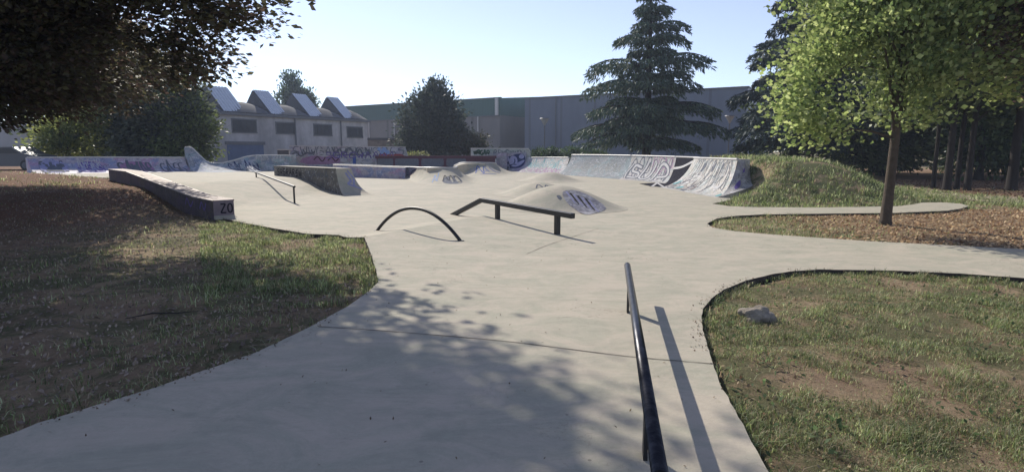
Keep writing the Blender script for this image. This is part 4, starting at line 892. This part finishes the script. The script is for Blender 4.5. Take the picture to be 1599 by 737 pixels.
tree('broadleaf_tree', 'mid-green tree beside the factory, right of the willow', (-22.4, 40.5, .3), [(-22.6, 40.5, 3.2, 1.6, 1.8, 2.2), (-22.9, 40.5, 5.2, 1.7, 1.8, 1.6), (-20.9, 40, 3.4, 1.0, 1.2, 1.5), (-22.6, 40, 1.6, 2.2, 1.6, 1.4)], 300, 38, .28, [(.11, .15, .055), (.15, .19, .07), (.07, .10, .04)], .2, 1.5, seed=54, csd=.4, limbs=10, group='trees behind the lilac ramp')
# dark grove on the right
grove = [(20.5, 28.5, 1458, .14), (21.9, 27.8, 1480, .20), (23.4, 28.2, 1497, .17), (24.1, 27.4, 1512, .19)]
labs = ['thin-trunked dark tree, leftmost of the clustered trunks in the right grove', 'thick-trunked dark tree, second of the clustered trunks in the right grove', 'straight dark tree, third of the clustered trunks in the right grove', 'dark tree, rightmost of the clustered trunks in the right grove',
        'dark tree on a short stout trunk standing apart at the right edge', 'tall dark tree filling the gap behind the maple trunk', 'dark tree at the back of the grove, right of the maple crown', 'dark low-branched tree behind the right end of the grass mound', 'dark tree farthest back at the right edge', 'dark bushy tree just behind the partly hidden cedar', 'dark tree between the clustered trunks and the stout one, set back', 'dark tree at the far right rear of the grove', 'dark tree deep behind the maple trunk, in the back row', 'dark tree of the back row at the right edge']
gt = [(19.1, 26.2, .12), (18.6, 24.7, .20), (19.4, 25.2, .14), (19.4, 24.6, .17), (21.1, 24.4, .26), (25.5, 40, .3), (31, 36, .3), (22.5, 38.5, .3), (35, 30, .3), (20.5, 43, .25), (27, 33.5, .22), (41, 38, .3), (28, 45, .3), (36, 46, .3)]
for i, (x, y, r_) in enumerate(gt):
    r_ *= .72 if i < 5 else 1
    z0 = 2.9 if i < 5 else 2.0; far = i >= 5
    lum = [(x, y, z0 + 2.6, 3.2, 3.0, 2.6), (x + random.uniform(-1, 1), y, z0 + 5.5, 2.8, 2.8, 2.6)] + ([(x, y, 1.7, 3.8, 2.8, 1.9), (x + 1.5, y + 1, 3.6, 3.4, 2.6, 2.4)] if far else [])
    tree('grove_tree', labs[i], (x, y, -.06), lum, 360 if far else 230, 34, .34, DG, r_, 2.4 if not far else 1.6, seed=60 + i, mat='leaf_dark', bark='bark_dark', csd=.5, limbs=12, flat=.7, group='dark grove at the right')
# conifers
def conifer(name, label, base, H, tiers, seed, cols, r0=.35, nq=9, sp=.9, group='conifers'):
    """tiers: (z, left extent, right extent, droop)"""
    global rng
    rng = np.random.default_rng(seed); random.seed(seed); root = thing(name, label, 'conifer', base, group); b = Vector(base)
    tr = MB(); tr.tube([b + Vector((0, 0, -.2)), b + Vector((0, 0, .3)), b + Vector((0, 0, H * .5)), b + Vector((0, 0, H))], [r0 * 1.4, r0, r0 * .55, .03], 10)
    Cs = []; Ds = []; Ss = []
    for (z, l, r_, dr) in tiers:
        nbr = nq
        for k in range(nbr):
            an = 2 * math.pi * (k + random.uniform(-.3, .3)) / nbr; ca, sa = math.cos(an), math.sin(an)
            Lr = (r_ if ca > 0 else l) * abs(ca) + .5 * (l + r_) * abs(sa) * .75; Lr *= random.uniform(.66, 1.06); zz_ = z + random.uniform(-.18, .18)
            s0 = b + Vector((0, 0, zz_)); pts = []
            for t in np.linspace(0, 1, 9):
                rise = .16 * Lr * math.sin(t * 2.2) - dr * Lr * t ** 2.4; pts.append(s0 + Vector((ca * Lr * t, sa * Lr * t, rise)))
            tr.tube(pts, [max(.015, .028 * Lr * (1 - t) + .012) for t in np.linspace(0, 1, 9)], 5, cap=False)
            lat = np.array([-sa, ca, 0]); ow = np.array([ca, sa, 0])
            m = int(150 * Lr ** 1.15 * sp); t = rng.uniform(.12, 1.03, m) ** .85; ti = np.clip(t, 0, 1) * 8; i0 = np.minimum(ti.astype(int), 7); A_ = np.array([tuple(p) for p in pts]); pos = A_[i0] + (A_[i0 + 1] - A_[i0]) * (ti - i0)[:, None]
            wdt = (.30 * Lr * np.sin(np.clip(t, 0, 1) * 2.6) + .12); u = rng.uniform(-1, 1, m); pos = pos + lat * (u * wdt)[:, None]
            hang = rng.uniform(0, 1, m) ** 1.8 * (.30 + .10 * Lr); pos[:, 2] -= hang * .8 + np.abs(u) * wdt * .15
            Cs.append(pos); dd_ = ow[None] * .5 + lat[None] * u[:, None] * .5 + np.array([0, 0, -1]) * (.35 + hang)[:, None]; Ds.append(dd_)
    C = np.concatenate(Cs); D = np.concatenate(Ds); m = len(C)
    V, Fq, c = leafcloud(C, m, .42, pal(m, cols, var=.35), aspect=.24, up=.4, dirs=D, fold=.1)
    tr.build('trunk', M['bark_dark'], root, smooth=True); mk('crown', V, Fq, M['needle'], root, col=c); return root
CG = [(.048, .082, .060), (.070, .108, .078), (.10, .145, .085)]
tiers = [(2.2, 4.6, 4.2, .16), (3.1, 5.7, 5.4, .12), (3.8, 3.0, 3.0, .1), (4.5, 4.6, 4.9, .12), (5.3, 2.6, 2.6, .1), (6.3, 5.8, 3.6, .10), (7.1, 2.4, 2.6, .1), (8.0, 3.8, 5.2, .14), (8.9, 2.0, 1.9, .15), (9.9, 2.4, 3.7, .16), (10.9, 1.5, 2.8, .18), (11.6, 1.0, 1.0, .15), (12.2, 1.4, 1.8, .2), (13.2, 1.1, 1.3, .2), (14.2, .7, .9, .2), (15, .4, .4, .1)]
conifer('cedar_tree', 'tall layered dark cedar in front of the grey hall', (10.6, 46, 0), 15.8, tiers, 71, CG, r0=.38, nq=7, sp=.60)
tiers = [(2.0, 3.0, 3, .15), (2.9, 4.6, 4, .15), (3.9, 3.6, 4, .15), (4.9, 3.6, 4, .15), (6.0, 3.2, 3.6, .15), (7.0, 3.4, 3.4, .15), (8.1, 2.2, 3.2, .12), (9.2, 1.9, 3, .12), (10.4, 1.5, 2.2, .12), (11.6, 1.2, 1.6, .12), (13, .8, .9, .1)]
conifer('cedar_tree', 'dark blue-green cedar partly hidden behind the light green maple', (17.7, 36.5, 0), 14, tiers, 72, [(.036, .055, .052), (.05, .075, .068), (.07, .095, .08)], r0=.32, sp=.55, nq=8)
tree('distant_tree', 'small distant round-topped tree rising behind the factory roof', (-36, 98, 0), [(-36, 98, 10, 3.3, 3, 3.0), (-36.2, 98, 12.6, 1.7, 1.6, 1.9), (-34.5, 98, 9.5, 2.2, 2, 2.2)], 260, 34, .5, CG, .3, 5, seed=73, mat='leaf_dark', bark='bark_dark', csd=.5, limbs=8, group='distant trees')
# distant treeline right of the hall and left
for i, (x, y, h_, lab) in enumerate(((44, 70, 9, 'distant dark tree right of the pale end wall'), (54, 62, 10, 'distant dark tree far behind the right grove'), (-44, 60, 9, 'distant dark tree behind the far left shed'))):
    tree('distant_tree', lab, (x, y, 0), [(x, y, h_ * .5, 5, 4, h_ * .45), (x + 3, y, h_ * .4, 4, 4, h_ * .35)], 300, 30, .55, DG, .3, 2, seed=90 + i, mat='leaf_dark', bark='bark_dark', csd=.8, limbs=8, group='distant trees')
# ================================================================== ROCK, STICK
def rock(name, label, loc, s, seed):
    import bmesh
    bm = bmesh.new(); bmesh.ops.create_icosphere(bm, subdivisions=4, radius=1)
    for v in bm.verts:
        c = v.co.copy(); n_ = noise.noise(c * 1.2 + Vector((seed, 0, 0))) * .35 + noise.noise(c * 3.1) * .13 + noise.noise(c * 8) * .05; v.co = c * (1 + n_); v.co.z = max(v.co.z, -.45); v.co = Vector((v.co.x * s[0], v.co.y * s[1], v.co.z * s[2]))
    me = bpy.data.meshes.new(name); bm.to_mesh(me); bm.free(); o = bpy.data.objects.new(name, me); COL.objects.link(o); o.location = loc
    me.materials.append(plain('pale_porous_rock', (.60, .52, .42), .95, 0, .45, 14, 1.0, bd=.03)); return tag(o, label, 'rock')
p = ground(1182, 498, lambda x, y: -.06); rock('rock', 'pale porous rock lying in the near right lawn', (p.x, p.y, -.03), (.17, .12, .10), 3)
p = ground(245, 498, lambda x, y: -.06); a = p + Vector((-.28, -.05, .02)); b = p + Vector((.35, .12, .05))
o = MB().tube([a, a.lerp(b, .35) + Vector((0, .02, .02)), a.lerp(b, .7), b], [.004, .008, .006, .003], 6).build('fallen_stick', M['bark_dark'], origin=tuple(p)); tag(o, 'thin dark fallen stick in the shaded left lawn', 'stick')
# ================================================================== GRASS AND LITTER
def scatter(n, x0, x1, y0, y1, dens, slope_pow=1.):
    X = rng.uniform(x0, x1, n); Yv = y0 + (y1 - y0) * rng.uniform(0, 1, n) ** slope_pow
    k = ~inside(slab, X, Yv); X, Yv = X[k], Yv[k]
    pr = np.array([dens(x, y) for x, y in zip(X, Yv)]); k = rng.uniform(0, 1, len(X)) < pr; return X[k], Yv[k]
def nz2(x, y, s, o=0.): return noise.noise(Vector((x * s + o, y * s, o)))
def frac(x, y, s, o=0.): return noise.fractal(Vector((x * s + o, y * s, o)), 1., 2., 4)
def blades(X, Yv, hgt, wid, cols, droop=1.1):
    n = len(X); Z_ = np.array([Hsn(x, y) for x, y in zip(X, Yv)]) - .005
    an = rng.uniform(0, 2 * math.pi, n); d = np.stack([np.cos(an), np.sin(an)], 1); s = np.stack([-d[:, 1], d[:, 0]], 1); H = hgt * rng.uniform(.4, 1.3, n) * np.array([max(.35, 1 + 1.5 * nz2(x, y, 3.3, 77)) for x, y in zip(X, Yv)]); W = wid * rng.uniform(.6, 1.3, n); le = H * rng.uniform(.2, 1.0, n) * droop
    P = np.stack([X, Yv, Z_], 1); z3 = np.zeros(n)
    b0 = P + np.stack([s[:, 0] * W, s[:, 1] * W, z3], 1) * .5; b1 = P - np.stack([s[:, 0] * W, s[:, 1] * W, z3], 1) * .5
    m = P + np.stack([d[:, 0] * le * .45, d[:, 1] * le * .45, H * .65], 1); m0 = m + np.stack([s[:, 0] * W, s[:, 1] * W, z3], 1) * .38; m1 = m - np.stack([s[:, 0] * W, s[:, 1] * W, z3], 1) * .38
    tp = P + np.stack([d[:, 0] * le * 1.3, d[:, 1] * le * 1.3, H * .9], 1); t0 = tp + np.stack([s[:, 0] * W, s[:, 1] * W, z3], 1) * .08; t1 = tp - np.stack([s[:, 0] * W, s[:, 1] * W, z3], 1) * .08
    V = np.stack([b0, b1, m1, m0, t1, t0], 1).reshape(-1, 3); k = np.arange(n)[:, None] * 6
    Fq = np.concatenate([k + np.array([[0, 1, 2, 3]]), k + np.array([[3, 2, 4, 5]])], 0); return V, Fq, np.repeat(cols, 6, axis=0)
rng = np.random.default_rng(99)
GC = [(.175, .225, .09), (.25, .30, .14), (.38, .42, .25), (.085, .125, .05)]; DC = [(.36, .30, .19), (.28, .23, .14), (.42, .36, .25)]
def gcols(X, Yv, dry):
    n = len(X); g = pal(n, GC, var=.3); d = pal(n, DC, var=.3); g *= np.array([1 + .5 * nz2(x, y, 2.2, 41) for x, y in zip(X, Yv)])[:, None]; k = rng.uniform(0, 1, n) < dry; g[k] = d[k]; return g
def den_right(x, y):
    v = frac(x, y, 1.1, 5) * 1.0 + .5 * nz2(x, y, 5.5, 9); return min(1, max(.08, (v + .38) * 2.2))
def den_left(x, y):
    e = 1.0 if x > -6.5 + (y - 8) * .2 else .25
    v = frac(x, y, .9, 15) + .5 * nz2(x, y, 5, 2); near_edge = max(0, 1 - abs(x + 1.9 + (11 - y) * .18) / 1.8)
    return min(1, max(.03, (v - .1) * .9 + .6 * near_edge)) * e
sets = []
X, Yv = scatter(300000, .7, 7.5, 1.4, 8.2, den_right, 1.25); sets.append(('grass', X, Yv, .040, .0045, .24))
X, Yv = scatter(60000, 4.5, 16, 3.5, 9.2, den_right); sets.append(('grass', X, Yv, .055, .008, .2))
X, Yv = scatter(90000, -9, -1, 2.2, 14, den_left); sets.append(('grass', X, Yv, .050, .007, .28))
X, Yv = scatter(80000, -7.0, -.8, 6.0, 13.5, lambda x, y: (.95 if nz2(x, y, 1.2, 4) > -.25 else .15) if x > -7.3 + (13.3 - y) * .55 else .06); sets.append(('grass', X, Yv, .060, .008, .05))
X, Yv = scatter(30000, -20, -6, 5, 22, lambda x, y: max(0, frac(x, y, .7, 3) + .2)); sets.append(('grass', X, Yv, .06, .014, .5))
X, Yv = scatter(45000, 5, 17.5, 16.4, 24.5, lambda x, y: min(1, .62 + frac(x, y, .8, 8))); sets.append(('grass', X, Yv, .11, .019, .04))
X, Yv = scatter(22000, 7.8, 17.5, 24, 31, lambda x, y: .8); sets.append(('grass', X, Yv, .14, .028, .15))
X, Yv = scatter(14000, 4.5, 9, 11.0, 16.2, lambda x, y: .95 * min(1, max(0, (7.4 - x) / 1.3) + .10)); sets.append(('grass', X, Yv, .055, .012, .25))
X, Yv = scatter(16000, 7, 20, 9, 16, lambda x, y: .35 + frac(x, y, .8, 8)); sets.append(('grass', X, Yv, .04, .011, .8))
X, Yv = scatter(12000, 14, 34, 14, 26, lambda x, y: .4 + frac(x, y, .6, 8)); sets.append(('grass', X, Yv, .06, .022, .45))
X, Yv = scatter(16000, -26, -15, 19, 27.5, lambda x, y: max(.05, frac(x, y, .6, 18) + .05)); sets.append(('grass', X, Yv, .09, .02, .45))
# weeds along slab edges
E_x = []; E_y = []
sdn = np.array(dense(slab, .02))
k = rng.choice(len(sdn), 16000); ex = sdn[k, 0] + rng.normal(size=16000) * .10; ey = sdn[k, 1] + rng.normal(size=16000) * .10; kk = (~inside(slab, ex, ey)) & (ey < 20)
kk &= np.array([nz2(x, y, 1.7, 6) > -.12 for x, y in zip(ex, ey)]); sets.append(('grass', ex[kk], ey[kk], .085, .007, .15))
VV = []; FF = []; CC = []; off = 0
for nm, X, Yv, h_, w_i, dry in sets:
    V, Fq, c = blades(X, Yv, h_, w_i, gcols(X, Yv, dry)); VV.append(V); FF.append(Fq + off); CC.append(c); off += len(V)
tag(mk('grass', np.concatenate(VV), np.concatenate(FF), M['blade'], col=np.concatenate(CC)), 'patchy short grass and weeds on the lawns and the mound', 'grass', kind='stuff')
# broad-leaved ground weeds near the camera
X, Yv = scatter(9000, .8, 7, 1.5, 7.5, lambda x, y: max(0, frac(x, y, 1.6, 31) * 1.6 + (.5 if x < 2.6 - .1 * y and y < 5 else 0)))
C = np.stack([X, Yv, np.array([Hsn(x, y) for x, y in zip(X, Yv)]) + rng.uniform(.01, .05, len(X))], 1)
V, Fq, c = leafcloud(C, len(C), .042, pal(len(C), [(.10, .15, .07), (.14, .19, .09), (.08, .12, .055)]), aspect=.6, up=.75)
tag(mk('clover', V, Fq, M['blade'], col=c), 'broad-leaved weeds and clover in the near right lawn', 'weeds', kind='stuff')
# leaf litter
VV = []; FF = []; CC = []; off = 0
for (n_l, x0, x1, y0, y1, sz, cols, den) in ((52000, -14, -1.5, 2.2, 18, .045, [(.28, .225, .175), (.20, .16, .13), (.36, .29, .22)], lambda x, y: .7 + .5 * nz2(x, y, .8)),
                                             (24000, 5.2, 19, 9, 16.5, .075, [(.52, .37, .21), (.40, .26, .15), (.58, .45, .28), (.28, .18, .12)], lambda x, y: .85 if x > 6.2 else .1),
                                             (14000, 16, 36, 18, 34, .10, [(.17, .09, .055), (.12, .07, .05), (.22, .14, .08)], lambda x, y: .7),
                                             (8000, .8, 9, 1.5, 8.2, .035, [(.30, .24, .15), (.24, .15, .09)], lambda x, y: .4 + nz2(x, y, 1.5, 7))):
    X, Yv = scatter(n_l, x0, x1, y0, y1, den); C = np.stack([X, Yv, np.array([Hsn(x, y) for x, y in zip(X, Yv)]) + rng.uniform(.003, .02, len(X))], 1)
    V, Fq, c = leafcloud(C, len(C), sz, pal(len(C), cols), aspect=.55, up=.85); VV.append(V); FF.append(Fq + off); CC.append(c); off += len(V)
k = rng.choice(len(sdn), 14000); ex = sdn[k, 0] + rng.normal(size=14000) * .055; ey = sdn[k, 1] + rng.normal(size=14000) * .055; kk = inside(slab, ex, ey) & (ey < 17) & (ey > 1)
kk &= np.array([nz2(x, y, 1.1, 16) > .02 for x, y in zip(ex, ey)]); ex = ex[kk]; ey = ey[kk]
C = np.stack([ex, ey, Hc(ex, ey) + .005], 1); V, Fq, c = leafcloud(C, len(C), .02, pal(len(C), [(.16, .12, .08), (.24, .18, .12), (.10, .08, .06)]), aspect=.7, up=.97); VV.append(V); FF.append(Fq + off); CC.append(c); off += len(V)
# a few bits blown on the concrete
n = 260; X = rng.uniform(-3, 2.2, n); Yv = rng.uniform(1.8, 10, n); kk = inside(slab, X, Yv); X, Yv = X[kk], Yv[kk]
C = np.stack([X, Yv, Hc(X, Yv) + .006], 1); V, Fq, c = leafcloud(C, len(C), .022, pal(len(C), [(.09, .06, .04), (.16, .12, .07)]), aspect=.4, up=.97); VV.append(V); FF.append(Fq + off); CC.append(c); off += len(V)
tag(mk('leaf_litter', np.concatenate(VV), np.concatenate(FF), M['litter'], col=np.concatenate(CC)), 'dry fallen leaves and bark chips scattered on the lawns', 'fallen leaves', kind='stuff')

# ================================================================== HAZE
hm = bpy.data.materials.new('thin_summer_haze'); hm.use_nodes = True; t = hm.node_tree; t.nodes.remove(t.nodes['Principled BSDF'])
pv = t.nodes.new('ShaderNodeVolumePrincipled'); pv.inputs['Color'].default_value = (.72, .82, 1, 1); pv.inputs['Density'].default_value = HAZE; pv.inputs['Anisotropy'].default_value = .2
t.links.new(pv.outputs[0], t.nodes['Material Output'].inputs['Volume'])
tag(MB().box((-140, -70, -2), (280, 0, 0), (0, 210, 0), (0, 0, 20)).build('haze', hm), kind='stuff')
